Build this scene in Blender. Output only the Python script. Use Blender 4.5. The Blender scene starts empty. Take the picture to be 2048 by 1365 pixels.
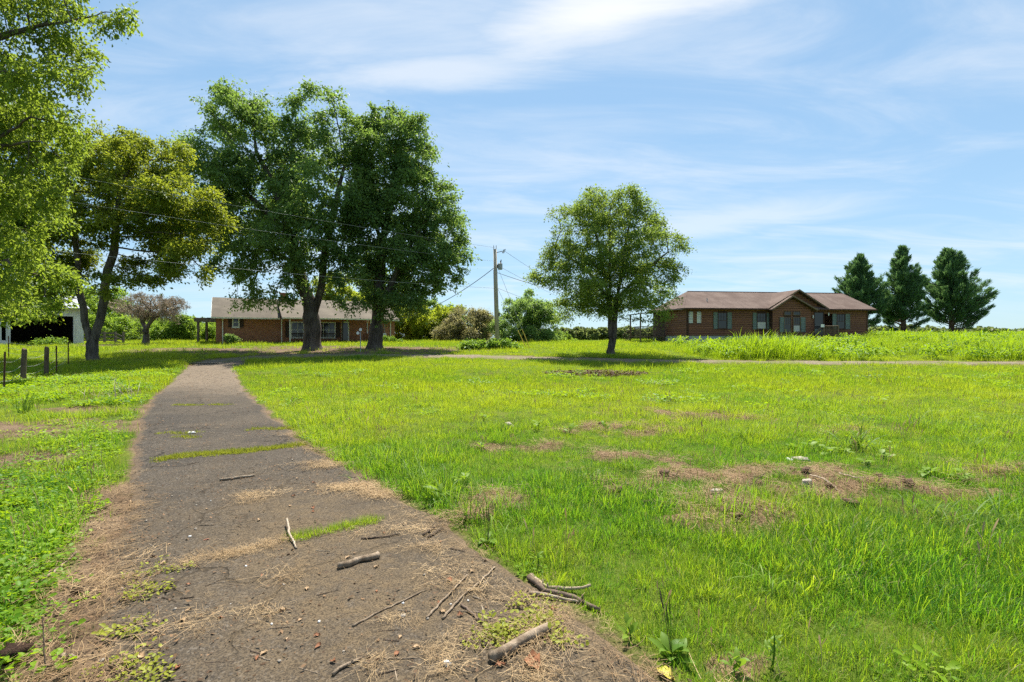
import bpy, math, random
import numpy as np
from mathutils import Vector, Matrix

# ------------------------------------------------------------------ camera, sky, sun, exposure
scene = bpy.context.scene
COL = scene.collection
EYE = 1.7
F = 1024.0                      # focal length in pixels of the 2048 px wide photograph
cam_d = bpy.data.cameras.new("camera")
cam_d.sensor_width = 36.0
cam_d.lens = 18.0
cam_d.clip_start = 0.05
cam_d.clip_end = 6000.0
cam = bpy.data.objects.new("camera", cam_d)
COL.objects.link(cam)
cam.location = (0, 0, EYE)
cam.rotation_euler = (math.radians(90 - 0.42), 0, 0)
scene.camera = cam

SUN_EL, SUN_AZ = 61.0, 5.0      # degrees; azimuth from +Y towards +X
world = bpy.data.worlds.new("World")
scene.world = world
world.use_nodes = True
wn, wl = world.node_tree.nodes, world.node_tree.links
wn.clear()
w_out = wn.new("ShaderNodeOutputWorld")
w_bg = wn.new("ShaderNodeBackground")
w_bg.inputs["Strength"].default_value = 0.085
wl.new(w_bg.outputs[0], w_out.inputs[0])
sky = wn.new("ShaderNodeTexSky")
sky.sky_type = 'NISHITA'
sky.sun_disc = False
sky.sun_elevation = math.radians(SUN_EL)
sky.sun_rotation = math.radians(SUN_AZ)
sky.altitude = 200
sky.air_density = 1.0
sky.dust_density = 0.15
sky.ozone_density = 1.6


def wmath(op, a, b=None, c=None):
    n = wn.new("ShaderNodeMath")
    n.operation = op
    for i, v in enumerate((a, b, c)):
        if v is None:
            continue
        if isinstance(v, (int, float)):
            n.inputs[i].default_value = v
        else:
            wl.new(v, n.inputs[i])
    return n.outputs[0]


def wnoise(vec, scale, detail, rough, dist=0.0):
    n = wn.new("ShaderNodeTexNoise")
    n.inputs["Scale"].default_value = scale
    n.inputs["Detail"].default_value = detail
    n.inputs["Roughness"].default_value = rough
    n.inputs["Distortion"].default_value = dist
    wl.new(vec, n.inputs["Vector"])
    return n.outputs["Fac"]


def wramp(x, lo, hi):
    n = wn.new("ShaderNodeMapRange")
    n.interpolation_type = 'SMOOTHSTEP'
    n.inputs[1].default_value = lo
    n.inputs[2].default_value = hi
    wl.new(x, n.inputs[0])
    return n.outputs[0]


# thin cirrus on a flat layer overhead: the view direction is carried on to a plane high above
tc = wn.new("ShaderNodeTexCoord")
sx = wn.new("ShaderNodeSeparateXYZ")
wl.new(tc.outputs["Generated"], sx.inputs[0])
den = wmath('ADD', wmath('MAXIMUM', sx.outputs[2], 0.0), 0.12)
cx = wmath('DIVIDE', sx.outputs[0], den)
cy = wmath('DIVIDE', sx.outputs[1], den)
cv = wn.new("ShaderNodeCombineXYZ")
wl.new(cx, cv.inputs[0])
wl.new(cy, cv.inputs[1])
mp = wn.new("ShaderNodeMapping")
mp.inputs["Rotation"].default_value = (0, 0, math.radians(-28))
mp.inputs["Scale"].default_value = (0.55, 1.5, 1)
wl.new(cv.outputs[0], mp.inputs[0])
streak = wnoise(mp.outputs[0], 1.7, 10, 0.62, 0.8)
broad = wnoise(cv.outputs[0], 0.62, 4, 0.5, 0.3)
thin = wramp(wmath('ADD', wmath('MULTIPLY', streak, 0.62), wmath('MULTIPLY', broad, 0.38)), 0.40, 0.70)


def cloud_bank(x0, y0, ang, lx, ly):
    """a bank of cloud lying at one place of the layer"""
    m = wn.new("ShaderNodeMapping")
    m.vector_type = 'TEXTURE'
    m.inputs["Location"].default_value = (x0, y0, 0)
    m.inputs["Rotation"].default_value = (0, 0, ang)
    m.inputs["Scale"].default_value = (lx, ly, 1)
    wl.new(cv.outputs[0], m.inputs[0])
    ln = wn.new("ShaderNodeVectorMath")
    ln.operation = 'LENGTH'
    wl.new(m.outputs[0], ln.inputs[0])
    r = wmath('ADD', ln.outputs["Value"], wmath('MULTIPLY', wmath('SUBTRACT', streak, 0.5), 1.5))
    return wramp(wmath('SUBTRACT', 1.0, r), 0.0, 0.85)


bank1 = cloud_bank(0.22, 1.30, math.radians(-20), 0.62, 0.24)
bank2 = cloud_bank(-0.25, 1.52, math.radians(-8), 0.62, 0.13)
bank3 = cloud_bank(1.15, 2.75, math.radians(-35), 0.9, 0.40)
fac = wmath('MAXIMUM', wmath('MULTIPLY', thin, 0.48), wmath('MULTIPLY', bank1, 0.92))
fac = wmath('MAXIMUM', fac, wmath('MULTIPLY', bank2, 0.55))
fac = wmath('MAXIMUM', fac, wmath('MULTIPLY', bank3, 0.45))
fac = wmath('MULTIPLY', fac, wramp(sx.outputs[2], 0.0, 0.10))
# the sky's own range is wide; narrow it evenly, as hazy summer air does
SKY_UNIT = 0.164


def wvmul(col, v):
    n = wn.new("ShaderNodeVectorMath")
    n.operation = 'MULTIPLY'
    wl.new(col, n.inputs[0])
    n.inputs[1].default_value = v
    return n.outputs[0]


gam = wn.new("ShaderNodeGamma")
gam.inputs["Gamma"].default_value = 0.42
wl.new(wvmul(sky.outputs[0], (SKY_UNIT,) * 3), gam.inputs["Color"])
sky_col = wvmul(gam.outputs[0], (.56 / SKY_UNIT, .735 / SKY_UNIT, .87 / SKY_UNIT))
hsv = wn.new("ShaderNodeHueSaturation")
hsv.inputs["Saturation"].default_value = 1.04
hsv.inputs["Value"].default_value = 1.0
wl.new(sky_col, hsv.inputs["Color"])
wmix = wn.new("ShaderNodeMix")
wmix.data_type = 'RGBA'
wl.new(fac, wmix.inputs[0])
wl.new(hsv.outputs[0], wmix.inputs[6])
wmix.inputs[7].default_value = (5.9, 6.0, 6.1, 1)
wl.new(wmix.outputs[2], w_bg.inputs["Color"])

sun_dir = Vector((math.sin(math.radians(SUN_AZ)) * math.cos(math.radians(SUN_EL)),
                  math.cos(math.radians(SUN_AZ)) * math.cos(math.radians(SUN_EL)),
                  math.sin(math.radians(SUN_EL))))
sun_d = bpy.data.lights.new("sun", 'SUN')
sun_d.energy = 5.0
sun_d.angle = math.radians(0.55)
sun_d.color = (1.0, 0.95, 0.86)
sun = bpy.data.objects.new("sun", sun_d)
COL.objects.link(sun)
sun.rotation_euler = sun_dir.to_track_quat('Z', 'Y').to_euler()

vs = scene.view_settings
scene.display_settings.display_device = 'sRGB'
vs.view_transform = 'Standard'
vs.look = 'None'
vs.exposure = 1.05
vs.gamma = 1.0
vs.use_curve_mapping = False
scene.render.engine = 'CYCLES'
cy_ = scene.cycles
cy_.use_denoising = False
cy_.max_bounces = 7
cy_.diffuse_bounces = 3
cy_.glossy_bounces = 2
cy_.transmission_bounces = 5
cy_.transparent_max_bounces = 6
cy_.caustics_reflective = False
cy_.caustics_refractive = False
cy_.use_light_tree = False

R = math.radians
rng = np.random.default_rng(11)
random.seed(5)

# ------------------------------------------------------------------ small helpers


def at(px, py, d):
    """the point at distance d (along +Y) seen at this pixel of the photograph"""
    return Vector(((px - 1024) / F * d, d, EYE - (py - 675) / F * d))


def tag(o, label=None, cat=None, group=None, kind=None):
    if label:
        o["label"] = label
    if cat:
        o["category"] = cat
    if group:
        o["group"] = group
    if kind:
        o["kind"] = kind
    return o


def empty(name, loc=(0, 0, 0), rz=0.0):
    o = bpy.data.objects.new(name, None)
    o.empty_display_size = 0.2
    COL.objects.link(o)
    o.location = loc
    o.rotation_euler = (0, 0, rz)
    return o


def np_mesh(name, V, quads=None, tris=None, smooth=False, tint=None):
    me = bpy.data.meshes.new(name)
    V = np.asarray(V, dtype=np.float32)
    nq = 0 if quads is None else len(quads)
    nt = 0 if tris is None else len(tris)
    me.vertices.add(len(V))
    me.vertices.foreach_set("co", V.ravel())
    me.loops.add(nq * 4 + nt * 3)
    me.polygons.add(nq + nt)
    li, ls, lt = [], [], []
    if nq:
        li.append(np.asarray(quads).ravel())
        ls.append(np.arange(nq) * 4)
        lt.append(np.full(nq, 4))
    if nt:
        li.append(np.asarray(tris).ravel())
        ls.append(nq * 4 + np.arange(nt) * 3)
        lt.append(np.full(nt, 3))
    me.loops.foreach_set("vertex_index", np.concatenate(li).astype(np.int32))
    me.polygons.foreach_set("loop_start", np.concatenate(ls).astype(np.int32))
    me.polygons.foreach_set("loop_total", np.concatenate(lt).astype(np.int32))
    if smooth:
        me.polygons.foreach_set("use_smooth", np.ones(nq + nt, dtype=bool))
    if tint is not None:
        a = me.attributes.new("tint", 'FLOAT', 'POINT')
        a.data.foreach_set("value", np.asarray(tint, dtype=np.float32))
    me.update(calc_edges=True)
    return me


def link(name, me, mat=None, parent=None):
    o = bpy.data.objects.new(name, me)
    COL.objects.link(o)
    if mat is not None and not me.materials:
        me.materials.append(mat)
    if parent is not None:
        o.parent = parent
    return o


class MB:
    """collects boxes, polygons and tubes into one mesh"""

    def __init__(self):
        self.v, self.f = [], []

    def add(self, verts, faces):
        b = len(self.v)
        self.v += [tuple(p) for p in verts]
        self.f += [tuple(i + b for i in fc) for fc in faces]
        return self

    def box(self, x0, x1, y0, y1, z0, z1):
        return self.add([(x0, y0, z0), (x1, y0, z0), (x1, y1, z0), (x0, y1, z0),
                         (x0, y0, z1), (x1, y0, z1), (x1, y1, z1), (x0, y1, z1)],
                        [(0, 3, 2, 1), (4, 5, 6, 7), (0, 1, 5, 4), (1, 2, 6, 5), (2, 3, 7, 6), (3, 0, 4, 7)])

    def prism(self, poly, vec):
        """extrude a planar polygon (3D points) by vec"""
        n = len(poly)
        a = [Vector(p) for p in poly]
        b = [p + Vector(vec) for p in a]
        fs = [tuple(range(n - 1, -1, -1)), tuple(range(n, 2 * n))]
        fs += [(i, (i + 1) % n, n + (i + 1) % n, n + i) for i in range(n)]
        return self.add(a + b, fs)

    def tube(self, pts, radii, sides=8, cap=True):
        V, Q = tube_np(np.array(pts, dtype=float), np.array(radii, dtype=float) if not isinstance(radii, (int, float)) else np.full(len(pts), radii), sides)
        fs = [tuple(q) for q in Q]
        if cap:
            fs.append(tuple(range(sides - 1, -1, -1)))
            n = len(pts)
            fs.append(tuple(range((n - 1) * sides, n * sides)))
        return self.add(V, fs)

    def build(self, name, mat, parent=None, smooth=False, bevel=0.0):
        me = bpy.data.meshes.new(name)
        me.from_pydata(self.v, [], self.f)
        if smooth:
            me.polygons.foreach_set("use_smooth", np.ones(len(me.polygons), dtype=bool))
        o = link(name, me, mat, parent)
        if bevel:
            m = o.modifiers.new("bevel", 'BEVEL')
            m.width = bevel
            m.segments = 1
            m.limit_method = 'ANGLE'
        return o


def tube_np(P, rad, sides):
    n = len(P)
    T = np.gradient(P, axis=0) if n > 2 else np.repeat((P[-1] - P[0])[None], n, 0)
    T /= np.linalg.norm(T, axis=1)[:, None] + 1e-9
    ref = np.array([0.0, 0.0, 1.0]) if abs(T[:, 2].mean()) < 0.8 else np.array([1.0, 0.0, 0.0])
    U = np.cross(T, ref)
    U /= np.linalg.norm(U, axis=1)[:, None] + 1e-9
    W = np.cross(U, T)
    a = np.arange(sides) * 2 * math.pi / sides
    V = P[:, None, :] + rad[:, None, None] * (np.cos(a)[None, :, None] * U[:, None, :] + np.sin(a)[None, :, None] * W[:, None, :])
    i = np.arange(n - 1)[:, None] * sides
    j = np.arange(sides)[None, :]
    j2 = (j + 1) % sides
    Q = np.stack([i + j, i + j2, i + sides + j2, i + sides + j], axis=-1).reshape(-1, 4)
    return V.reshape(-1, 3), Q


def _hash(ix, iy, s):
    h = (ix.astype(np.int64) * 374761393 + iy.astype(np.int64) * 668265263 + s * 1442695041) & 0xffffffff
    h = ((h ^ (h >> 13)) * 1274126177) & 0xffffffff
    return ((h ^ (h >> 16)) & 0xffff) / 65535.0


def vnoise(x, y, s=0):
    x = np.asarray(x, dtype=float)
    y = np.asarray(y, dtype=float)
    ix, iy = np.floor(x), np.floor(y)
    fx, fy = x - ix, y - iy
    fx = fx * fx * (3 - 2 * fx)
    fy = fy * fy * (3 - 2 * fy)
    a, b = _hash(ix, iy, s), _hash(ix + 1, iy, s)
    c, d = _hash(ix, iy + 1, s), _hash(ix + 1, iy + 1, s)
    return (a * (1 - fx) + b * fx) * (1 - fy) + (c * (1 - fx) + d * fx) * fy


def fbm(x, y, s=0, oct=4):
    t, a, n = 0.0, 0.5, 0.0
    for k in range(oct):
        t = t + a * vnoise(np.asarray(x) * 2 ** k + 17.3 * k, np.asarray(y) * 2 ** k - 9.1 * k, s + k)
        n += a
        a *= 0.5
    return t / n


def sstep(a, b, x):
    t = np.clip((np.asarray(x, dtype=float) - a) / (b - a), 0, 1)
    return t * t * (3 - 2 * t)


# ------------------------------------------------------------------ the lie of the land
_py = np.array([-80, 0, 21, 26, 28, 32, 38, 48, 60, 75, 110, 200, 400, 5000.0])
_pz = np.array([0, 0, 0.0, .17, .27, .50, .77, 1.10, 1.28, 1.25, .5, -3, -6, -6.0])
_ty = np.arange(-80, 600, 0.25)
_tz = np.interp(_ty, _py, _pz)
_k = np.exp(-0.5 * (np.arange(-16, 17) * 0.25 / 1.3) ** 2)
_tz = np.convolve(np.pad(_tz, 16, mode='edge'), _k / _k.sum(), mode='valid')


def height(x, y):
    x = np.asarray(x, dtype=float)
    y = np.asarray(y, dtype=float)
    h = np.interp(y, _ty, _tz)
    h = h + 0.35 * sstep(21, 33, x) * sstep(29.5, 38, y) * (1 - sstep(90, 160, y))
    h = h + 0.25 * sstep(20, 30, -x) * sstep(22, 32, y) * (1 - sstep(44, 60, y)) * 0.3
    return h


_dy = np.array([-8, 1, 2.52, 3.32, 4.77, 6.83, 9.4, 13.9, 20.5, 26, 29.5])
_dl = np.array([4.6, -1.05, -2.05, -2.65, -3.65, -5.1, -6.9, -9.8, -13.6, -16.5, -17.7])
_ey = np.array([-8, 1, 2.52, 3.13, 3.82, 4.77, 5.9, 7.25, 8.93, 12.0, 16.6, 20.5, 26, 29.5])
_er = np.array([9.0, 1.95, .70, .385, -.13, -.72, -1.60, -2.62, -3.79, -5.79, -8.66, -10.95, -14.1, -15.2])


def drive_in(x, y):
    """signed distance from the driveway's edge, positive on the asphalt"""
    xl, xr = np.interp(y, _dy, _dl), np.interp(y, _ey, _er)
    s = np.minimum(x - xl, xr - x) * 0.82
    return np.where(y > 29.5, -1.0 * (y - 29.5) - 0.2 * 0, s)


LANE = np.array([(-16.6, 27.5), (-16.7, 30), (-15.2, 32.4), (-11, 33.2), (-6, 32.6), (0, 31.4), (4, 30.1), (9, 28.9), (16, 28.2), (24, 28.0), (48, 28.3)])


def lane_dist(x, y):
    x = np.asarray(x, dtype=float)
    y = np.asarray(y, dtype=float)
    best = np.full(np.broadcast(x, y).shape, 1e9)
    for (ax, ay), (bx, by) in zip(LANE[:-1], LANE[1:]):
        vx, vy = bx - ax, by - ay
        t = np.clip(((x - ax) * vx + (y - ay) * vy) / (vx * vx + vy * vy), 0, 1)
        best = np.minimum(best, np.hypot(x - ax - t * vx, y - ay - t * vy))
    return best


def blob(x, y, cx, cy, rx, ry, s=0, rag=0.9):
    r = np.hypot((x - cx) / rx, (y - cy) / ry) + rag * (fbm(x * 2.0 + cx, y * 2.0, 40 + s) - 0.5)
    return 1 - sstep(0.55, 1.1, r)


def dirt_mask(x, y):
    """bare soil"""
    d = drive_in(x, y)
    near = 1 - sstep(9, 16, y)
    wob = 0.35 * (fbm(x * 1.1, y * 1.1, 3) - 0.5)
    left = x < (np.interp(y, _dy, _dl) + np.interp(y, _ey, _er)) / 2
    m = (1 - sstep(0.02, 0.20, -d + wob)) * np.where(left, .75, 0.65)
    m = np.maximum(m, np.where(left, (1 - sstep(0.12, 0.55, -d + 2.6 * wob)) * (1 - sstep(4.6, 7.5, y)), 0))
    for k, (cx, cy, rx, ry) in enumerate([(-8.6, 9.6, 2.0, 1.3), (-6.9, 7.0, 1.0, 1.0), (-5.9, 5.6, .7, .6), (-10.2, 12.0, 1.6, .9),
                                          (-37, 43.2, 11, 2.6), (-23, 38.5, 6, 2.2), (-19, 42.5, 9, 1.5)]):
        m = np.maximum(m, 0.95 * blob(x, y, cx, cy, rx, ry, k))
    m = np.maximum(m, 0.92 * blob(x, y, -12.5, 38, 12.5, 6.4, 21, 0.7))
    m = np.maximum(m, 0.7 * blob(x, y, -22, 36, 8, 3.0, 25, 0.9))
    ld = lane_dist(x, y)
    m = np.maximum(m, 0.9 * (1 - sstep(0.8, 1.8, ld + 3 * wob)))
    return m


DRY = [(2.75, 6.1, 1.7, 1.0), (2.1, 9.4, 1.2, .8), (4.1, 11.0, 1.7, .9), (4.7, 5.9, 1.5, .5), (2.2, 4.8, .75, .5), (1.2, 2.62, .5, .2),
       (0.6, 3.2, .35, .2), (6.3, 6.4, 1.3, .5), (6.2, 9.3, 1.5, .35), (0.2, 8.0, 0.9, .6), (-0.2, 5.2, .5, .5), (1.6, 7.2, .9, .5)]


def dry_mask(x, y):
    """dead thatch"""
    m = np.zeros(np.broadcast(x, y).shape)
    for k, (cx, cy, rx, ry) in enumerate(DRY):
        m = np.maximum(m, (1.0, .75, .7, .85, .95, .55, .25, .7, .6)[min(k, 8)] * blob(x, y, cx, cy, rx, ry, 60 + k, 1.7))
    return sstep(.22, .62, m * (.30 + .9 * sstep(.36, .56, fbm(x * 2.7, y * 3.4, 37))))

# ------------------------------------------------------------------ materials


class NT:
    def __init__(self, name):
        self.m = bpy.data.materials.new(name)
        self.m.use_nodes = True
        self.n, self.l = self.m.node_tree.nodes, self.m.node_tree.links
        self.n.clear()
        self.out = self.n.new("ShaderNodeOutputMaterial")

    def _set(self, sock, v):
        if isinstance(v, bpy.types.NodeSocket):
            self.l.new(v, sock)
        elif isinstance(v, (tuple, list)) and len(v) == 3 and sock.type == 'RGBA':
            sock.default_value = (*v, 1)
        else:
            sock.default_value = v

    def noise(self, vec, scale, detail=4, rough=0.55, dist=0.0, col=False):
        n = self.n.new("ShaderNodeTexNoise")
        n.inputs["Scale"].default_value = scale
        n.inputs["Detail"].default_value = detail
        n.inputs["Roughness"].default_value = rough
        n.inputs["Distortion"].default_value = dist
        if vec is not None:
            self.l.new(vec, n.inputs["Vector"])
        return n.outputs["Color" if col else "Fac"]

    def voronoi(self, vec, scale, out="Distance", feature='F1'):
        n = self.n.new("ShaderNodeTexVoronoi")
        n.feature = feature
        n.inputs["Scale"].default_value = scale
        self.l.new(vec, n.inputs["Vector"])
        return n.outputs[out]

    def coord(self, kind="Object"):
        return self.n.new("ShaderNodeTexCoord").outputs[kind]

    def pos(self):
        return self.n.new("ShaderNodeNewGeometry").outputs["Position"]

    def mapping(self, vec, scale=(1, 1, 1), rot=(0, 0, 0)):
        n = self.n.new("ShaderNodeMapping")
        n.inputs["Scale"].default_value = scale
        n.inputs["Rotation"].default_value = rot
        self.l.new(vec, n.inputs[0])
        return n.outputs[0]

    def ramp(self, x, lo, hi, a=0.0, b=1.0, smooth=True):
        n = self.n.new("ShaderNodeMapRange")
        if smooth:
            n.interpolation_type = 'SMOOTHSTEP'
        for i, v in zip((1, 2, 3, 4), (lo, hi, a, b)):
            n.inputs[i].default_value = v
        self.l.new(x, n.inputs[0])
        return n.outputs[0]

    def mix(self, f, a, b, mode='MIX'):
        n = self.n.new("ShaderNodeMix")
        n.data_type = 'RGBA'
        n.blend_type = mode
        self._set(n.inputs[0], f)
        self._set(n.inputs[6], a)
        self._set(n.inputs[7], b)
        return n.outputs[2]

    def math(self, op, a, b=0.0):
        n = self.n.new("ShaderNodeMath")
        n.operation = op
        self._set(n.inputs[0], a)
        self._set(n.inputs[1], b)
        return n.outputs[0]

    def attr(self, name, typ='GEOMETRY', out="Fac"):
        n = self.n.new("ShaderNodeAttribute")
        n.attribute_name = name
        n.attribute_type = typ
        return n.outputs[out]

    def bump(self, h, strength=0.5, dist=0.02):
        n = self.n.new("ShaderNodeBump")
        n.inputs["Strength"].default_value = strength
        n.inputs["Distance"].default_value = dist
        self.l.new(h, n.inputs["Height"])
        return n.outputs[0]

    def principled(self, col, rough=0.8, spec=0.3, normal=None, metal=0.0):
        n = self.n.new("ShaderNodeBsdfPrincipled")
        self._set(n.inputs["Base Color"], col)
        self._set(n.inputs["Roughness"], rough)
        self._set(n.inputs["Specular IOR Level"], spec)
        n.inputs["Metallic"].default_value = metal
        if normal is not None:
            self.l.new(normal, n.inputs["Normal"])
        return n.outputs[0]

    def done(self, sh):
        self.l.new(sh, self.out.inputs[0])
        return self.m


def simple_mat(name, col, rough=0.7, spec=0.3, var=0.25, scale=6.0, metal=0.0, bump=0.0, coord="Object", stretch=(1, 1, 1)):
    t = NT(name)
    v = t.mapping(t.coord(coord), stretch)
    n = t.noise(v, scale, 5, 0.6)
    k = t.ramp(n, 0.25, 0.75, 1 - var, 1 + var)
    c = t.mix(1.0, col, k, 'MULTIPLY')
    nb = t.bump(t.noise(v, scale * 6, 4, 0.6), bump, 0.02) if bump else None
    return t.done(t.principled(c, rough, spec, nb, metal))


def leaf_mat(name, dark, light, trans, tfac=0.45, inst=False, tdark=None, rough=0.5, spec=0.18):
    """leaf: colour runs from dark to light with the leaf's own tint; light passes through the blade"""
    t = NT(name)
    a = t.attr("tint", 'INSTANCER' if inst else 'GEOMETRY')
    if inst:
        bt = t.attr("bt")
        a = t.ramp(t.math('ADD', a, t.math('MULTIPLY', bt, .7)), 0, 1, 0, 1, False)
    c = t.mix(a, dark, light)
    if inst:
        c = t.mix(t.ramp(bt, .40, .44), c, (.34, .27, .13))
    tr = t.n.new("ShaderNodeBsdfTranslucent")
    t._set(tr.inputs[0], t.mix(a, tdark or tuple(0.8 * k for k in trans), trans))
    p = t.principled(c, rough, spec)
    mx = t.n.new("ShaderNodeMixShader")
    mx.inputs[0].default_value = tfac
    t.l.new(p, mx.inputs[1])
    t.l.new(tr.outputs[0], mx.inputs[2])
    return t.done(mx.outputs[0])


M = {}
M['maple'] = leaf_mat("maple_leaf", (.070, .140, .046), (.17, .26, .075), (.30, .45, .07), .46)
M['maple_yellow'] = leaf_mat("yellowing_maple_leaf", (.062, .128, .020), (.225, .258, .030), (.42, .48, .036), .5)
M['young'] = leaf_mat("elm_leaf", (.075, .14, .030), (.20, .28, .055), (.34, .46, .06), .46)
M['near'] = leaf_mat("near_leaf", (.065, .125, .020), (.19, .26, .035), (.38, .50, .045), .48)
M['round'] = leaf_mat("round_tree_leaf", (.085, .16, .055), (.18, .28, .08), (.36, .52, .11), .52)
M['lime'] = leaf_mat("lime_leaf", (.12, .18, .020), (.30, .34, .03), (.52, .60, .04), .52)
M['hedge'] = leaf_mat("hedge_leaf", (.09, .17, .025), (.22, .32, .04), (.38, .54, .05), .48)
M['vine'] = leaf_mat("vine_leaf", (.10, .20, .02), (.19, .32, .03), (.32, .48, .04), .42)
M['myrtle'] = leaf_mat("myrtle_leaf", (.14, .16, .06), (.30, .25, .14), (.46, .42, .16), .46)
M['far'] = leaf_mat("far_wood_leaf", (.085, .125, .045), (.18, .21, .07), (.28, .34, .09), .42)
M['needle'] = leaf_mat("pine_needle", (.065, .145, .066), (.155, .27, .10), (.18, .32, .09), .32, rough=.45)
M['dry_twig'] = leaf_mat("dry_twig_leaf", (.30, .24, .17), (.56, .47, .36), (.45, .36, .26), .25)
M['grass'] = leaf_mat("lawn_blade", (.040, .155, .008), (.31, .36, .030), (.52, .62, .022), .44, inst=True, tdark=(.22, .46, .020))
M['tall_grass'] = leaf_mat("tall_grass_blade", (.11, .23, .010), (.28, .38, .018), (.46, .64, .015), .46, inst=True)
M['weed'] = leaf_mat("weed_leaf", (.08, .20, .010), (.25, .37, .016), (.42, .60, .015), .44, inst=True)
M['weed_mesh'] = leaf_mat("plant_leaf", (.09, .18, .022), (.20, .30, .035), (.30, .46, .03), .4)
M['straw'] = leaf_mat("straw", (.20, .12, .055), (.60, .43, .23), (.42, .30, .15), .2, inst=True, rough=.6)
M['litter'] = leaf_mat("leaf_litter", (.05, .028, .015), (.24, .14, .07), (.15, .09, .04), .12, inst=True, rough=.7)
M['moss'] = leaf_mat("moss", (.19, .22, .02), (.38, .38, .04), (.4, .44, .04), .35, inst=True)


def bark_mat(name, a, b):
    t = NT(name)
    v = t.mapping(t.coord("Object"), (1, 1, 0.22))
    n = t.noise(v, 9, 6, 0.65, 0.4)
    n2 = t.noise(t.coord("Object"), 1.3, 3, 0.5)
    c = t.mix(t.ramp(n, .3, .7), a, b)
    c = t.mix(t.ramp(n2, .4, .7, 0, .5), c, tuple(k * 1.5 for k in b))
    return t.done(t.principled(c, .9, .1, t.bump(n, .9, .03)))


M['bark'] = bark_mat("maple_bark", (.035, .028, .022), (.12, .10, .085))
M['bark_grey'] = bark_mat("grey_bark", (.045, .038, .032), (.15, .128, .11))
M['bark_pale'] = bark_mat("bleached_bark", (.10, .075, .055), (.34, .27, .21))
M['bark_red'] = bark_mat("pine_bark", (.05, .03, .022), (.14, .09, .065))


def ground_mat():
    t = NT("ground_soil_and_sod")
    p = t.pos()
    n1 = t.noise(p, 1.4, 6, .62)
    n2 = t.noise(p, 22, 5, .65)
    n3 = t.noise(p, .25, 3, .5)
    sod = t.mix(t.ramp(n2, .3, .7), (.030, .055, .008), (.085, .125, .014))  # sod kept dark: shade between the grass blades is put into its colour
    sod = t.mix(t.ramp(n1, .40, .68), sod, (.12, .14, .02))
    sod = t.mix(t.ramp(n3, .35, .65, 0, .6), sod, (.12, .17, .012))
    soil = t.mix(t.ramp(n1, .3, .7), (.105, .070, .043), (.205, .145, .092))
    soil = t.mix(t.ramp(n2, .45, .75, 0, .7), soil, (.07, .042, .027))
    that = t.mix(t.ramp(n2, .3, .7), (.10, .06, .033), (.27, .185, .105))
    that = t.mix(t.ramp(n1, .3, .55, .8, 0), that, (.055, .033, .02))
    di = t.attr("dirt")
    dr = t.attr("dry")
    wob = t.math('MULTIPLY', t.math('SUBTRACT', n1, .5), .9)
    c = t.mix(t.ramp(t.math('ADD', dr, wob), .25, .65), sod, that)
    c = t.mix(t.ramp(t.math('ADD', di, wob), .3, .75), c, soil)
    h = t.math('ADD', n2, t.math('MULTIPLY', n1, 1.5))
    return t.done(t.principled(c, .95, .1, t.bump(h, .9, .05)))


def asphalt_mat():
    t = NT("worn_asphalt")
    p = t.pos()
    n1 = t.noise(p, .8, 5, .6)
    n2 = t.noise(p, 5.5, 5, .65, .3)
    ag = t.voronoi(p, 130, "Color")
    agn = t.n.new("ShaderNodeRGBToBW")
    t.l.new(ag, agn.inputs[0])
    ag2 = t.voronoi(p, 75, "Color")
    ag2n = t.n.new("ShaderNodeRGBToBW")
    t.l.new(ag2, ag2n.inputs[0])
    c = t.mix(t.ramp(n1, .35, .66), (.045, .038, .030), (.082, .066, .048))
    c = t.mix(t.ramp(n2, .52, .78, 0, .5), c, (.085, .064, .043))
    c = t.mix(t.ramp(agn.outputs[0], .25, .8, 0, .7), c, (.020, .018, .017))
    c = t.mix(t.ramp(ag2n.outputs[0], .70, .86, 0, .5), c, (.20, .175, .145))
    st = t.noise(p, 2.1, 4, .6, 1.2)
    c = t.mix(t.ramp(st, .58, .72, 0, .4), c, (.028, .025, .023))
    wv = t.n.new("ShaderNodeVectorMath")
    wv.operation = 'ADD'
    t.l.new(p, wv.inputs[0])
    t.l.new(t.mix(.5, (0, 0, 0), t.noise(p, 2.2, 4, .6, 0, True)), wv.inputs[1])
    ck = t.voronoi(wv.outputs[0], .62, "Distance", 'DISTANCE_TO_EDGE')
    crack = t.math('MULTIPLY', t.ramp(ck, .004, .013, 1, 0), t.ramp(t.noise(p, .7, 3, .5), .44, .54))
    ck2 = t.voronoi(wv.outputs[0], 3.4, "Distance", 'DISTANCE_TO_EDGE')
    crack = t.math('MAXIMUM', crack, t.math('MULTIPLY', t.ramp(ck2, .010, .030, .8, 0), t.ramp(t.noise(p, .55, 2, .5), .56, .62)))
    c = t.mix(crack, c, (.014, .012, .010))
    edge = t.attr("edge")
    c = t.mix(t.ramp(t.math('ADD', edge, t.math('MULTIPLY', t.math('SUBTRACT', n2, .5), 1.2)), .45, .95, 0, .6), c, (.17, .115, .07))
    dust = t.attr("dust")
    c = t.mix(t.math('MULTIPLY', dust, t.ramp(t.math('ADD', n2, t.math('MULTIPLY', n1, .6)), .55, 1.0, .35, .95)), c, t.mix(t.ramp(agn.outputs[0], .3, .8), (.140, .100, .056), (.055, .039, .022)))
    far = t.attr("far")
    c = t.mix(t.math('MULTIPLY', far, t.ramp(n2, .25, .65, .3, 1)), c, (.19, .145, .10))
    h = t.math('ADD', t.math('MULTIPLY', agn.outputs[0], .6), t.math('MULTIPLY', n2, 1.2))
    h = t.math('SUBTRACT', h, t.math('MULTIPLY', crack, 1.5))
    return t.done(t.principled(c, .9, .2, t.bump(h, .65, .012)))


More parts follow.
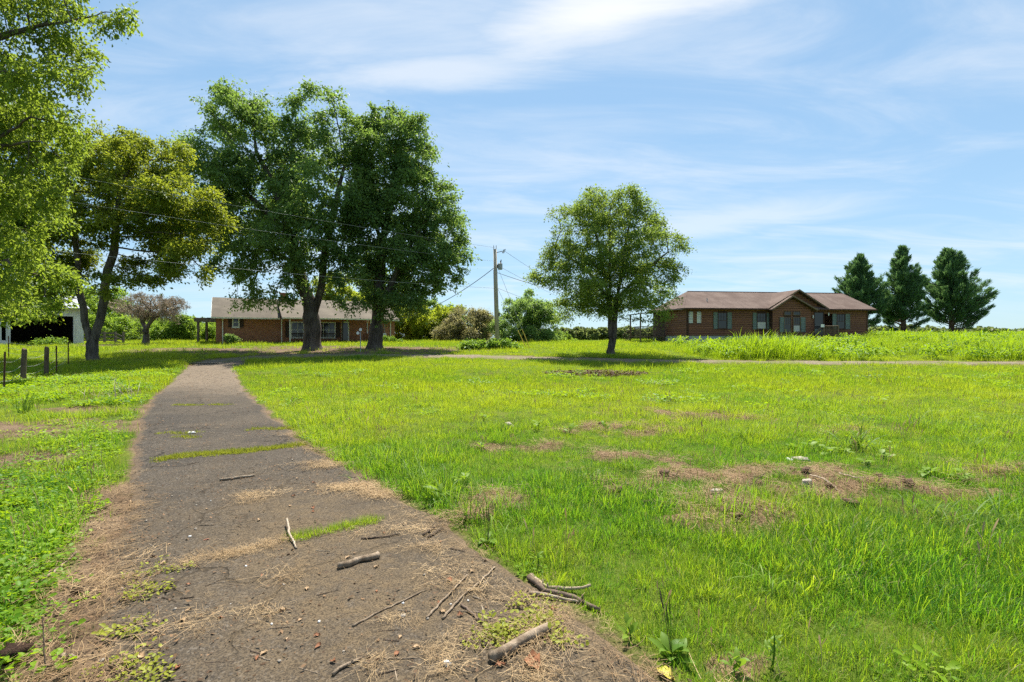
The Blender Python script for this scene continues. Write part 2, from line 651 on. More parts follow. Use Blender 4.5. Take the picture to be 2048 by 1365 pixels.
M['ground'] = ground_mat()
M['asphalt'] = asphalt_mat()
t = NT("gravel_lane_dirt")
p = t.pos()
n2 = t.noise(p, 6, 6, .65)
c = t.mix(t.ramp(n2, .3, .7), (.13, .095, .068), (.26, .21, .16))
c = t.mix(t.ramp(t.noise(p, .9, 4, .6), .42, .62, 0, .8), c, (.14, .15, .05))
M['lane'] = t.done(t.principled(c, .95, .1, t.bump(n2, .8, .03)))

# ------------------------------------------------------------------ ground, driveway, lane


def graded(lo, hi, step, far, grow):
    a = list(np.arange(lo, hi + 1e-6, step))
    s, v = step, hi
    up = []
    while v < far:
        s *= grow
        v += s
        up.append(v)
    return a, up


a, up = graded(-9, 9, .12, 3200, 1.07)
xs = np.array([-(u) for u in up[::-1]] + a + up)
a, up = graded(1.0, 12, .12, 4500, 1.045)
ys = np.array([-60, -20, -8, -4, -2, -1, 0, .5] + a + up)
X, Y = np.meshgrid(xs, ys)
Z = height(X, Y)
din = drive_in(X, Y)
lumps = 0.10 * (fbm(X * .9, Y * .9, 5) - .5) + 0.06 * (fbm(X * 3.5, Y * 3.5, 6) - .5)
lump_fac = sstep(.05, .8, -din) * (1 - sstep(30, 60, Y))
dry_v = dry_mask(X, Y)
Z = Z + lumps * lump_fac + dry_v * .22 * (fbm(X * 3.2, Y * 3.2, 8) - .45) - .035 * sstep(-.02, .12, din)


def ground_z(x, y):
    """height of the ground as built, lumps included"""
    x = np.asarray(x, dtype=float)
    y = np.asarray(y, dtype=float)
    d = drive_in(x, y)
    lf = sstep(.05, .8, -d) * (1 - sstep(30, 60, y))
    return height(x, y) + (0.10 * (fbm(x * .9, y * .9, 5) - .5) + 0.06 * (fbm(x * 3.5, y * 3.5, 6) - .5)) * lf + \
        dry_mask(x, y) * .22 * (fbm(x * 3.2, y * 3.2, 8) - .45)


ny, nx = X.shape
idx = np.arange(ny * nx).reshape(ny, nx)
Q = np.stack([idx[:-1, :-1], idx[:-1, 1:], idx[1:, 1:], idx[1:, :-1]], -1).reshape(-1, 4)
gm = np_mesh("ground", np.stack([X, Y, Z], -1).reshape(-1, 3), Q, smooth=True)
for nm, val in (("dirt", dirt_mask(X, Y)), ("dry", dry_v)):
    at_ = gm.attributes.new(nm, 'FLOAT', 'POINT')
    at_.data.foreach_set("value", val.ravel().astype(np.float32))
tag(link("ground", gm, M['ground']), "open rough grassy ground rising gently towards the two houses", "ground", kind='structure')

# driveway: a sheet of asphalt with ragged edges
dys = np.concatenate([np.arange(-7, 12, .09), np.arange(12, 29.6, .25)])
U = np.linspace(0, 1, 29)
xl = np.interp(dys, _dy, _dl) + .34 * (fbm(dys * 1.5, dys * 0 + 3, 12) - .5) + .14 * (fbm(dys * 7, dys * 0, 13) - .5)
xr = np.interp(dys, _ey, _er) + .40 * (fbm(dys * 1.3, dys * 0 + 9, 14) - .5) + .16 * (fbm(dys * 7, dys * 0, 15) - .5)
DX = xl[:, None] + (xr - xl)[:, None] * U[None, :]
DY = np.repeat(dys[:, None], len(U), 1)
edge = 1 - sstep(0, .11, np.minimum(U, 1 - U))[None, :].repeat(len(dys), 0)
DZ = height(DX, DY) + .014 - .030 * (np.minimum(U, 1 - U) < 1e-6)[None, :] + .012 * (fbm(DX * 1.2, DY * 1.2, 9) - .5)
idx = np.arange(DX.size).reshape(DX.shape)
Q = np.stack([idx[:-1, :-1], idx[:-1, 1:], idx[1:, 1:], idx[1:, :-1]], -1).reshape(-1, 4)
dm = np_mesh("driveway", np.stack([DX, DY, DZ], -1).reshape(-1, 3), Q, smooth=True)
for nm, val in (("edge", edge), ("dust", (1 - .8 * sstep(4.2, 7.5, DY + 2.2 * (fbm(DX * .8, DY * .8, 71) - .5))) * (.55 + .45 * sstep(.2, .5, U)[None, :])), ("far", .95 * sstep(13, 20, DY + 3 * (fbm(DX * .7, DY * .7, 77) - .5)))):
    at_ = dm.attributes.new(nm, 'FLOAT', 'POINT')
    at_.data.foreach_set("value", val.ravel().astype(np.float32))
tag(link("driveway", dm, M['asphalt']), "cracked old asphalt driveway running up towards the trees", "driveway", kind='structure')

# lane: gravel track past the houses
ll = np.concatenate([[0], np.cumsum(np.hypot(*np.diff(LANE, axis=0).T))])
s = np.arange(0, ll[-1], .5)
lx, ly = np.interp(s, ll, LANE[:, 0]), np.interp(s, ll, LANE[:, 1])
k = np.ones(9) / 9
lx[4:-4], ly[4:-4] = np.convolve(lx, k, 'valid'), np.convolve(ly, k, 'valid')
tx, ty = np.gradient(lx), np.gradient(ly)
tl = np.hypot(tx, ty)
nxv, nyv = -ty / tl, tx / tl
hw = (1.0 - .30 * sstep(4, 10, lx)) + .6 * (fbm(s * .35, s * 0, 31) - .5)
UU = np.linspace(-1, 1, 7)
LX = lx[:, None] + nxv[:, None] * hw[:, None] * UU
LY = ly[:, None] + nyv[:, None] * hw[:, None] * UU
LZ = ground_z(LX, LY) + .045 - .075 * (np.abs(UU) > .99)
idx = np.arange(LX.size).reshape(LX.shape)
Q = np.stack([idx[:-1, :-1], idx[:-1, 1:], idx[1:, 1:], idx[1:, :-1]], -1).reshape(-1, 4)
tag(link("lane", np_mesh("lane", np.stack([LX, LY, LZ], -1).reshape(-1, 3), Q[:, ::-1], smooth=True), M['lane']),
    "narrow gravel track crossing in front of the houses", "lane", kind='structure')

# ------------------------------------------------------------------ scattered stuff (grass, straw, litter)


def blades(n, hmin, hmax, width, spread, lean, seed, seg=3, curl=1.0, flat=0.0):
    """a tuft of n curved grass blades rooted round the origin"""
    r = np.random.default_rng(seed)
    V, Q, T = [], [], []
    for i in range(n):
        az, rr = r.uniform(0, 2 * math.pi), spread * math.sqrt(r.uniform())
        base = np.array([rr * math.cos(az), rr * math.sin(az), -0.01])
        L = r.uniform(hmin, hmax)
        a2 = az + r.normal() * .9
        d = np.array([math.cos(a2), math.sin(a2), 0])
        sd = np.array([-d[1], d[0], 0])
        ang = abs(r.normal()) * lean + flat
        b = len(V)
        p = base.copy()
        w0 = width * r.uniform(.7, 1.3)
        for k in range(seg + 1):
            t_ = k / seg
            w = w0 * (1 - .55 * t_) if k < seg else 0
            if k < seg:
                V += [p - sd * w / 2, p + sd * w / 2]
            else:
                V += [p.copy()]
            a3 = ang + curl * t_ * t_ * r.uniform(.5, 1.6)
            p = p + (d * math.sin(a3) + np.array([0, 0, 1]) * math.cos(a3)) * L / seg
        for k in range(seg - 1):
            Q.append((b + 2 * k, b + 2 * k + 1, b + 2 * k + 3, b + 2 * k + 2))
        T.append((b + 2 * seg - 2, b + 2 * seg - 1, b + 2 * seg))
    me = np_mesh("tuft", np.array(V), np.array(Q), np.array(T), smooth=True)
    at2 = me.attributes.new("bt", 'FLOAT', 'POINT')
    at2.data.foreach_set("value", np.repeat(r.uniform(-.5, .5, n), 2 * seg + 1).astype(np.float32))
    return me


def rosette(n, leaf, spread, hgt, seed, asp=.55, droop=.3, oval=True):
    """low broad-leaved weed: leaves on short stalks"""
    r = np.random.default_rng(seed)
    V, T = [], []
    for i in range(n):
        az, rr = r.uniform(0, 2 * math.pi), spread * math.sqrt(r.uniform())
        c = np.array([rr * math.cos(az), rr * math.sin(az), hgt * r.uniform(.25, 1)])
        a2 = az + r.normal() * .8
        d = np.array([math.cos(a2), math.sin(a2), r.normal() * droop])
        sd = np.array([-math.sin(a2), math.cos(a2), r.normal() * .35])
        L = leaf * r.uniform(.6, 1.2)
        w = L * asp
        b = len(V)
        up_ = np.array([0, 0, .12 * L])
        V += [c, c + d * L * .3 + sd * w * .5 + up_, c + d * L * .75 + sd * w * .38 + up_, c + d * L,
              c + d * L * .75 - sd * w * .38 + up_, c + d * L * .3 - sd * w * .5 + up_, c + d * L * .5]
        T += [(b + 6, b, b + 5), (b + 6, b + 1, b), (b + 6, b + 2, b + 1), (b + 6, b + 3, b + 2), (b + 6, b + 4, b + 3), (b + 6, b + 5, b + 4)]
    return np_mesh("weed", np.array(V), None, np.array(T))


def strands(n, lmin, lmax, width, spread, seed, hgt=.02):
    """straw lying about"""
    r = np.random.default_rng(seed)
    V, Q = [], []
    for i in range(n):
        p = np.array([*(r.normal(size=2) * spread * .5), r.uniform(.002, hgt)])
        a_ = r.normal() * .9 + (math.pi if r.uniform() < .5 else 0)
        L = r.uniform(lmin, lmax)
        b = len(V)
        bend = r.normal() * .6
        up_ = r.normal() * .12
        for k in range(4):
            w = width * r.uniform(.7, 1.2)
            sd = np.array([-math.sin(a_), math.cos(a_), r.normal() * .5]) * w / 2
            V += [p - sd, p + sd]
            a_ += bend / 3
            p = p + np.array([math.cos(a_), math.sin(a_), 0]) * L / 3
            p[2] = max(.002, p[2] + up_ * L / 3)
        for k in range(3):
            Q.append((b + 2 * k, b + 2 * k + 1, b + 2 * k + 3, b + 2 * k + 2))
    return np_mesh("straw", np.array(V), np.array(Q))


def bits(n, size, spread, seed):
    """crumpled bits of dead leaf and bark"""
    r = np.random.default_rng(seed)
    V, Q = [], []
    for i in range(n):
        p = np.array([*(r.normal(size=2) * spread), .004])
        a_ = r.uniform(0, 6.28)
        L, w = size * r.uniform(.5, 1.5), size * r.uniform(.2, .6)
        d, sd = np.array([math.cos(a_), math.sin(a_), 0]), np.array([-math.sin(a_), math.cos(a_), 0])
        b = len(V)
        z = lambda: np.array([0, 0, r.uniform(.0, .45) * size])
        V += [p - d * L / 2 + z(), p + sd * w / 2 + z(), p + d * L / 2 + z(), p - sd * w / 2 + z()]
        Q.append((b, b + 1, b + 2, b + 3))
    return np_mesh("bit", np.array(V), np.array(Q))


def scatter(name, meshes, mat, pts, scale, tint, label, cat, tilt=.12, rot=None, idx_=None, zs=None):
    """one object that sets copies of a few small tufts on given points"""
    src = bpy.data.collections.new(name + "_source")
    for me in meshes:
        if not me.materials:
            me.materials.append(mat)
        src.objects.link(bpy.data.objects.new(name + "_tuft", me))
    n = len(pts)
    me = bpy.data.meshes.new(name)
    me.vertices.add(n)
    me.vertices.foreach_set("co", np.asarray(pts, dtype=np.float32).ravel())
    r3 = np.stack([rng.normal(size=n) * tilt, rng.normal(size=n) * tilt, rng.uniform(0, 2 * math.pi, n) if rot is None else rot], -1)
    s3 = np.repeat(np.asarray(scale, dtype=float)[:, None], 3, 1)
    if zs is not None:
        s3[:, 2] *= zs
    for nm, ty_, v in (("rot", 'FLOAT_VECTOR', r3), ("scl", 'FLOAT_VECTOR', s3)):
        me.attributes.new(nm, ty_, 'POINT').data.foreach_set("vector", v.astype(np.float32).ravel())
    me.attributes.new("tint", 'FLOAT', 'POINT').data.foreach_set("value", np.clip(tint, 0, 1).astype(np.float32))
    me.attributes.new("pick", 'INT', 'POINT').data.foreach_set("value", (rng.integers(0, len(meshes), n) if idx_ is None else idx_).astype(np.int32))
    me.materials.append(mat)
    o = link(name, me)
    g = bpy.data.node_groups.new(name, 'GeometryNodeTree')
    g.interface.new_socket("Geometry", in_out='INPUT', socket_type='NodeSocketGeometry')
    g.interface.new_socket("Geometry", in_out='OUTPUT', socket_type='NodeSocketGeometry')
    N, L = g.nodes, g.links
    gi, go = N.new("NodeGroupInput"), N.new("NodeGroupOutput")
    ci = N.new("GeometryNodeCollectionInfo")
    ci.inputs[0].default_value = src
    ci.inputs[1].default_value = True
    ci.inputs[2].default_value = True
    ip = N.new("GeometryNodeInstanceOnPoints")
    ip.inputs["Pick Instance"].default_value = True

    def na(nm, ty_):
        q = N.new("GeometryNodeInputNamedAttribute")
        q.data_type = ty_
        q.inputs[0].default_value = nm
        return q.outputs[0]
    L.new(gi.outputs[0], ip.inputs["Points"])
    L.new(ci.outputs[0], ip.inputs["Instance"])
    L.new(na("pick", 'INT'), ip.inputs["Instance Index"])
    L.new(na("rot", 'FLOAT_VECTOR'), ip.inputs["Rotation"])
    L.new(na("scl", 'FLOAT_VECTOR'), ip.inputs["Scale"])
    L.new(ip.outputs[0], go.inputs[0])
    o.modifiers.new("tufts", 'NODES').node_group = g
    return tag(o, label, cat, kind='stuff')


def sample(y0, y1, per_m2, xlim=None, spread=1.18):
    """random ground points between two distances, in the wedge the camera and its neighbours can see"""
    area = spread * (y1 * y1 - y0 * y0) + 3.0 * (y1 - y0)
    n = int(area * per_m2)
    y = np.sqrt(rng.uniform(0, 1, n) * ((y1 + 1) ** 2 - (y0 + 1) ** 2) + (y0 + 1) ** 2) - 1
    x = rng.uniform(-1, 1, n) * (spread * y + 1.5)
    if xlim is not None:
        k_ = (x > xlim[0]) & (x < xlim[1])
        x, y = x[k_], y[k_]
    return x, y


def keep(x, y, prob):
    k_ = rng.uniform(0, 1, len(x)) < prob
    return x[k_], y[k_]


def lift(x, y, dz=0.0):
    return np.stack([x, y, ground_z(x, y) + dz], -1)


def patch(x, y, f, s):
    return fbm(x * f, y * f, s, 3)


tuft_fine = [blades(30, .05, .13, .0032, .095, .62, 100 + i, 3, 1.2) for i in range(5)]
tuft_mid = [blades(22, .08, .20, .0050, .12, .50, 110 + i, 3, 1.3) for i in range(4)]
tuft_far = [blades(22, .08, .20, .011, .22, .45, 120 + i, 2, .9) for i in range(4)]
tuft_long = [blades(26, .22, .50, .0058, .09, .45, 130 + i, 4, 1.7) for i in range(4)]
tuft_tall = [blades(16, .6, 1.25, .022, .22, .28, 140 + i, 4, 1.3) for i in range(5)]
weed_low = [rosette(26, .036, .13, .06, 150 + i, .72) for i in range(5)]
weed_far = [rosette(34, .075, .24, .14, 160 + i, .65) for i in range(4)]

# lawn
P, S, T, I = [], [], [], []
for (y0, y1, dens, types) in ((1.2, 4.5, 460, 0), (4.5, 9, 270, 0), (9, 15, 120, 1), (15, 22, 66, 2), (22, 34, 36, 2), (34, 58, 14, 2)):
    x, y = sample(y0, y1, dens)
    d = drive_in(x, y)
    bare = np.maximum(dirt_mask(x, y) * .96, dry_mask(x, y) * .82)
    lush = patch(x, y, .55, 200)
    ok = (d < -.03 - .12 * patch(x, y, 3, 201)) * (1 - bare) * (.7 + .3 * sstep(.25, .5, lush)) * (.75 + .25 * sstep(.28, .5, patch(x, y, 3.0, 203))) * (lane_dist(x, y) > .62)
    leftverge = (x < np.interp(y, _dy, _dl)) & (y < 14)
    ok = ok * np.where(leftverge, .38, 1.0)
    x, y = keep(x, y, ok)
    lush, fine = patch(x, y, .55, 200), patch(x, y, 3.0, 203)
    sc = (.55 + .75 * sstep(.35, .75, lush) + 1.35 * (fine - .5)) * rng.uniform(.7, 1.3, len(x))
    sc = np.clip(sc, .62, 2.2)
    sc *= np.where(types == 2, 1.0 if y0 < 30 else 1.35, 1.0)
    tn = .10 + 1.0 * (patch(x, y, .30, 205) - .5) + .9 * (fine - .5) + .60 * sstep(3.5, 13, y) + rng.normal(size=len(x)) * .15
    P.append(lift(x, y))
    S.append(sc)
    T.append(tn)
    I.append(rng.integers(0, 4, len(x)) + (0, 5, 9)[types] + (rng.uniform(size=len(x)) < .22) * (5 if types == 0 else 0))
lawn_n = sum(len(p) for p in P)
scatter("lawn_grass", tuft_fine + tuft_mid + tuft_far, M['grass'], np.concatenate(P), np.concatenate(S), np.concatenate(T),
        "rough yellow-green lawn grass covering the open yard", "grass", idx_=np.concatenate(I))

# longer clumps through the lawn and along the asphalt's edge
P, S, T = [], [], []
for (y0, y1, dens) in ((1.5, 6, 2.6), (6, 14, 2.2), (14, 28, 1.0)):
    x, y = sample(y0, y1, dens)
    d = drive_in(x, y)
    lush = patch(x, y, .45, 220)
    edge_ = np.exp(-((d + .45) / .35) ** 2) * (x > np.interp(y, _ey, _er)) * sstep(4.2, 6, y) * (1 - sstep(9, 14, y))
    ok = (d < -.15) * (1 - dirt_mask(x, y)) * (1 - .8 * dry_mask(x, y)) * np.clip(sstep(.52, .72, lush) + .9 * edge_, 0, 1) * (lane_dist(x, y) > 1.2) * (x > np.interp(y, _dy, _dl))
    x, y = keep(x, y, ok)
    P.append(lift(x, y))
    S.append(rng.uniform(.45, .95, len(x)))
    T.append(.35 + .9 * (patch(x, y, .3, 221) - .5) + rng.normal(size=len(x)) * .15)
scatter("long_grass_clumps", tuft_long, M['grass'], np.concatenate(P), np.concatenate(S), np.concatenate(T),
        "longer arching grass clumps growing through the lawn", "grass")

# dead brown tufts standing in the thatch
x, y = sample(1.8, 13, 110)
x, y = keep(x, y, np.clip(dry_mask(x, y), 0, 1) * .75 * (drive_in(x, y) < -.05) * sstep(.3, .6, patch(x, y, 2.5, 224)))
dry_t = [blades(18, .03, .11, .0034, .08, .9, 145 + i, 3, 1.4) for i in range(4)]
x2, y2 = sample(1.5, 16, 26)
x2, y2 = keep(x2, y2, (drive_in(x2, y2) < -.1) * sstep(.45, .62, patch(x2, y2, .9, 226)) * .8 * (x2 > np.interp(y2, _dy, _dl)))
x, y = np.concatenate([x, x2]), np.concatenate([y, y2])
scatter("dead_grass", dry_t, M['straw'], lift(x, y), rng.uniform(.6, 1.2, len(x)), rng.uniform(0, .45, len(x)),
        "dead brown grass matted over the bare patches of the lawn", "dead grass")

# thin seed stalks rising through the lawn
def stalk_tuft(seed):
    r = np.random.default_rng(seed)
    V, Q = [], []
    for i in range(4):
        a_, ln = r.uniform(0, 6.28), r.uniform(.05, .35)
        L = r.uniform(.18, .36)
        b0 = np.array([r.normal() * .05, r.normal() * .05, 0])
        sd = np.array([-math.sin(a_), math.cos(a_), 0])
        prev = None
        for k, (f, w) in enumerate(((0, .0016), (.5, .0016), (.72, .0016), (.80, .006), (.92, .0055), (1.0, .001))):
            c_ = b0 + np.array([math.cos(a_) * ln * f * f, math.sin(a_) * ln * f * f, f * (1 - .25 * ln * f)]) * L
            V += [c_ - sd * w, c_ + sd * w]
            if k:
                n_ = len(V)
                Q.append((n_ - 4, n_ - 3, n_ - 1, n_ - 2))
    return np_mesh("stalk", np.array(V), np.array(Q))


x, y = sample(1.6, 22, 5)
x, y = keep(x, y, (drive_in(x, y) < -.15) * (1 - dirt_mask(x, y)) * sstep(.42, .62, patch(x, y, .8, 228)) * (lane_dist(x, y) > 1.2) * .9)
scatter("seed_stalks", [stalk_tuft(400 + i) for i in range(4)], M['straw'], lift(x, y), rng.uniform(.6, 1.2, len(x)), rng.uniform(0, .6, len(x)),
        "thin brown seed stalks rising through the lawn grass", "seed stalks")

# low broad-leaved weeds: thick on the verge beside the fence, thin elsewhere
P, S, T, I = [], [], [], []
for (y0, y1, dens, far_) in ((1.5, 6, 120, 0), (6, 12, 75, 0), (12, 24, 26, 1)):
    x, y = sample(y0, y1, dens)
    d = drive_in(x, y)
    left = x < np.interp(y, _dy, _dl)
    lush = patch(x, y, .8, 230)
    pl = np.where(left, sstep(.33, .5, lush) * sstep(.10, .5, -d) * (1 - sstep(20, 26, y)), .30 * sstep(.56, .72, patch(x, y, .6, 231)))
    ok = (d < -.08) * (1 - .68 * dirt_mask(x, y)) * pl * (1 - .8 * dry_mask(x, y)) * (lane_dist(x, y) > 1.4)
    x, y = keep(x, y, ok)
    P.append(lift(x, y))
    S.append(rng.uniform(.5, 1.3, len(x)))
    T.append(.42 + 1.1 * (patch(x, y, .7, 232) - .5) + rng.normal(size=len(x)) * .2)
    I.append(rng.integers(0, 4, len(x)) + (5 if far_ else 0))
scatter("broadleaf_weeds", weed_low + weed_far, M['weed'], np.concatenate(P), np.concatenate(S), np.concatenate(T),
        "low bright broad-leaved weeds carpeting the verge beside the driveway", "weeds", idx_=np.concatenate(I))

# tall grass on the bank beyond the lane
x, y = sample(28.5, 62, 9, (6, 75))
bank = sstep(10.5, 13.5, x + 2.5 * (patch(x, y, .5, 240) - .5)) * (lane_dist(x, y) > 1.3) * (1 - sstep(45.5, 47, y - .13 * (x - 16)) * (x < 36) * sstep(15, 15.5, x))
x, y = keep(x, y, bank)
hgt = .28 + .30 * sstep(24, 34, x) + 1.30 * np.exp(-((x - 15.5) / 3.2) ** 2 - ((y - 32.5) / 3.2) ** 2) + .6 * np.exp(-((x - 31.5) / 2.5) ** 2 - ((y - 32) / 3.5) ** 2)
hgt *= .35 + 1.3 * patch(x, y, .55, 241)
scatter("tall_grass", tuft_tall, M['tall_grass'], lift(x, y), hgt * rng.uniform(.75, 1.25, len(x)),
        .5 + .9 * (patch(x, y, .35, 242) - .5) + rng.normal(size=len(x)) * .15,
        "bright waist-high grass on the bank beyond the gravel track", "grass", tilt=.1)

# weeds mixed into the tall grass
x, y = sample(29, 60, 2.6, (8, 75))
x, y = keep(x, y, sstep(10.5, 13, x) * (lane_dist(x, y) > 1.4) * sstep(.45, .6, patch(x, y, .4, 250)) * (1 - sstep(45, 46.5, y - .13 * (x - 16)) * (x < 36)))
wt = [rosette(46, .17, .30, .75, 170 + i, .5, .5) for i in range(3)]
scatter("bank_weeds", wt, M['weed'], lift(x, y), rng.uniform(.6, 1.15, len(x)), .35 + .9 * (patch(x, y, .5, 251) - .5) + rng.normal(size=len(x)) * .15,
        "leafy weeds growing through the tall grass on the bank", "weeds")

# straw: dead thatch on the lawn, washed-up straw on the asphalt
straw_t = [strands(34, .05, .20, .0019, .15, 180 + i, .04) for i in range(5)]
P, S, T = [], [], []
x, y = sample(1.8, 13, 90)
x, y = keep(x, y, np.clip(dry_mask(x, y) * 1.1, 0, 1) * (drive_in(x, y) < -.05) * sstep(3.6, 4.6, y) * .55)
P.append(lift(x, y, .01)); S.append(rng.uniform(.7, 1.4, len(x))); T.append(rng.uniform(0, .55, len(x)))
x, y = sample(1.4, 9, 95)
d = drive_in(x, y)
left = x < (np.interp(y, _dy, _dl) + np.interp(y, _ey, _er)) / 2
pe = np.exp(-((d - .02) / .16) ** 2) * sstep(.48, .62, patch(x, y, 1.1, 260)) * np.where(left, .7, .35)
pe = np.maximum(pe, left * (d < .1) * (1 - sstep(.3, .8, -d)) * (1 - sstep(4.5, 7, y)) * .38)
x, y = keep(x, y, np.clip(pe, 0, 1))
P.append(lift(x, y, .018)); S.append(rng.uniform(.5, 1.3, len(x))); T.append(rng.uniform(.05, .8, len(x)) * np.where(x < -1.5, .75, 1.0))
# drifts of straw where rain has left them on the asphalt
DRIFT = [(-1.80, 5.75, .42, .20, 90), (-1.45, 5.45, .25, .12, 40), (-2.45, 6.75, .26, .18, 44), (-2.75, 5.4, .28, .22, 22), (-1.0, 4.45, .40, .12, 22), (-.55, 4.1, .32, .14, 24), (.05, 3.25, .28, .22, 30),
         (-.35, 3.45, .20, .12, 16), (-.05, 2.85, .26, .16, 34), (.33, 2.95, .22, .18, 24), (-.38, 2.68, .18, .10, 18), (.12, 2.55, .20, .08, 18), (-1.55, 3.1, .14, .05, 9),
         (-1.6, 3.6, .10, .05, 5), (-.45, 3.72, .22, .10, 14), (-.62, 3.05, .14, .08, 7), (-.70, 2.62, .10, .05, 6), (-1.95, 3.0, .20, .10, 14)]
for (cx_, cy_2, rx, ry, n) in DRIFT:
    n = max(4, int(n * (.9 if cy_2 > 5 else .5)))
    P.append(lift(cx_ + rng.normal(size=n) * rx * .5, cy_2 + rng.normal(size=n) * ry * .5, .018))
    S.append(rng.uniform(.35, .95, n)); T.append(rng.uniform(.2, .95, n))
# a seam of straw caught in the crack across the asphalt
tt = rng.uniform(0, 1, 46)
P.append(lift(-2.48 + .66 * tt + rng.normal(size=46) * .025, 3.76 + .50 * tt + .04 * np.sin(tt * 9) + rng.normal(size=46) * .02, .016))
S.append(rng.uniform(.4, .75, 46)); T.append(rng.uniform(.2, .8, 46))
# scattered single wisps
x, y = sample(1.6, 10, 5)
x, y = keep(x, y, (drive_in(x, y) > 0) * .8)
P.append(lift(x, y, .016)); S.append(rng.uniform(.12, .32, len(x))); T.append(rng.uniform(.1, .9, len(x)))
scatter("straw_litter", straw_t, M['straw'], np.concatenate(P), np.concatenate(S), np.concatenate(T),
        "dry straw washed up on the asphalt and matted on bare patches", "straw", tilt=.06)

# crumbs of dead leaf and bark
bit_t = [bits(7, .022, .10, 190 + i) for i in range(5)]
P, S, T = [], [], []
x, y = sample(1.5, 10, 40)
x, y = keep(x, y, (drive_in(x, y) > -.1) * (.35 + .65 * sstep(.42, .65, patch(x, y, 1.0, 270))))
P.append(lift(x, y, .015)); S.append(rng.uniform(.35, 1.5, len(x))); T.append(rng.uniform(0, 1, len(x)))
x, y = sample(9, 24, 8)
x, y = keep(x, y, (drive_in(x, y) > 0) * (.3 + .6 * sstep(13, 17, y)))
P.append(lift(x, y, .015)); S.append(rng.uniform(.9, 2.2, len(x))); T.append(rng.uniform(0, .8, len(x)))
x, y = sample(1.6, 8, 60)
x, y = keep(x, y, (x < -1.5) * (drive_in(x, y) < .05) * dirt_mask(x, y) * .95)
P.append(lift(x, y, .01)); S.append(rng.uniform(.6, 2.0, len(x))); T.append(rng.uniform(0, .8, len(x)))
scatter("leaf_litter", bit_t, M['litter'], np.concatenate(P), np.concatenate(S), np.concatenate(T),
        "crumbs of dead leaf and bark strewn over the driveway", "leaf litter", tilt=.05)

# moss and stunted grass in the cracks that cross the asphalt
moss_t = [blades(30, .02, .055, .006, .05, .6, 195 + i, 2, .6) for i in range(4)]
P, S, T = [], [], []
for (ax, ay, bx, by, n, w) in ((-4.9, 7.05, -3.35, 7.98, 420, .06), (-4.8, 9.3, -4.0, 9.55, 60, .04), (-6.2, 8.9, -5.5, 9.1, 26, .03), (-5.7, 8.6, -5.2, 8.7, 14, .03),
                               (-8.4, 12.6, -7.7, 12.8, 40, .05), (-7.6, 12.7, -7.0, 12.8, 22, .05)):
    tt = rng.uniform(0, 1, n)
    q = fbm(tt * 6, tt * 0 + ay, 280)
    k_ = q > .33
    tt, q = tt[k_], q[k_]
    xx = ax + (bx - ax) * tt + rng.normal(size=len(tt)) * w
    yy = ay + (by - ay) * tt + .08 * np.sin(tt * 7) + rng.normal(size=len(tt)) * w * 1.2
    P.append(lift(xx, yy, .014)); S.append(rng.uniform(.7, 1.5, len(tt))); T.append(rng.uniform(.2, 1, len(tt)))
scatter("crack_moss", moss_t, M['moss'], np.concatenate(P), np.concatenate(S), np.concatenate(T),
        "yellow-green moss lining the crack across the asphalt", "moss")
# green grass strip growing in the nearer crack
tt = rng.uniform(0, 1, 100)
xx, yy = -1.84 + .60 * tt + rng.normal(size=100) * .03, 4.26 + .46 * tt + rng.normal(size=100) * .03
scatter("crack_grass", tuft_fine, M['grass'], lift(xx, yy, .01), rng.uniform(.5, .8, 100), rng.uniform(.4, .9, 100),
        "strip of short grass sprouting from a crack in the asphalt", "grass")
# creeping weed on the asphalt's edge
creep = [rosette(14, .022, .07, .02, 198 + i, .7) for i in range(3)]
P = []
for (cx_, cy_2, r_, n) in ((.02, 2.95, .10, 22), (-.1, 2.86, .07, 14), (.18, 3.0, .06, 8), (.18, 3.22, .07, 10), (.3, 2.85, .05, 6), (-2.55, 3.7, .12, 12), (-2.45, 3.35, .10, 12), (-2.2, 2.95, .09, 9),
                          (-1.95, 2.62, .09, 10), (-1.8, 2.52, .08, 9)):
    P.append(lift(cx_ + rng.normal(size=n) * r_, cy_2 + rng.normal(size=n) * r_ * .6, .02))
P = np.concatenate(P)
scatter("creeping_weed", creep, M['moss'], P, rng.uniform(.6, 1.4, len(P)), rng.uniform(0, .7, len(P)),
        "flat creeping weed spreading over the asphalt's crumbling edge", "weeds")

# ------------------------------------------------------------------ trees


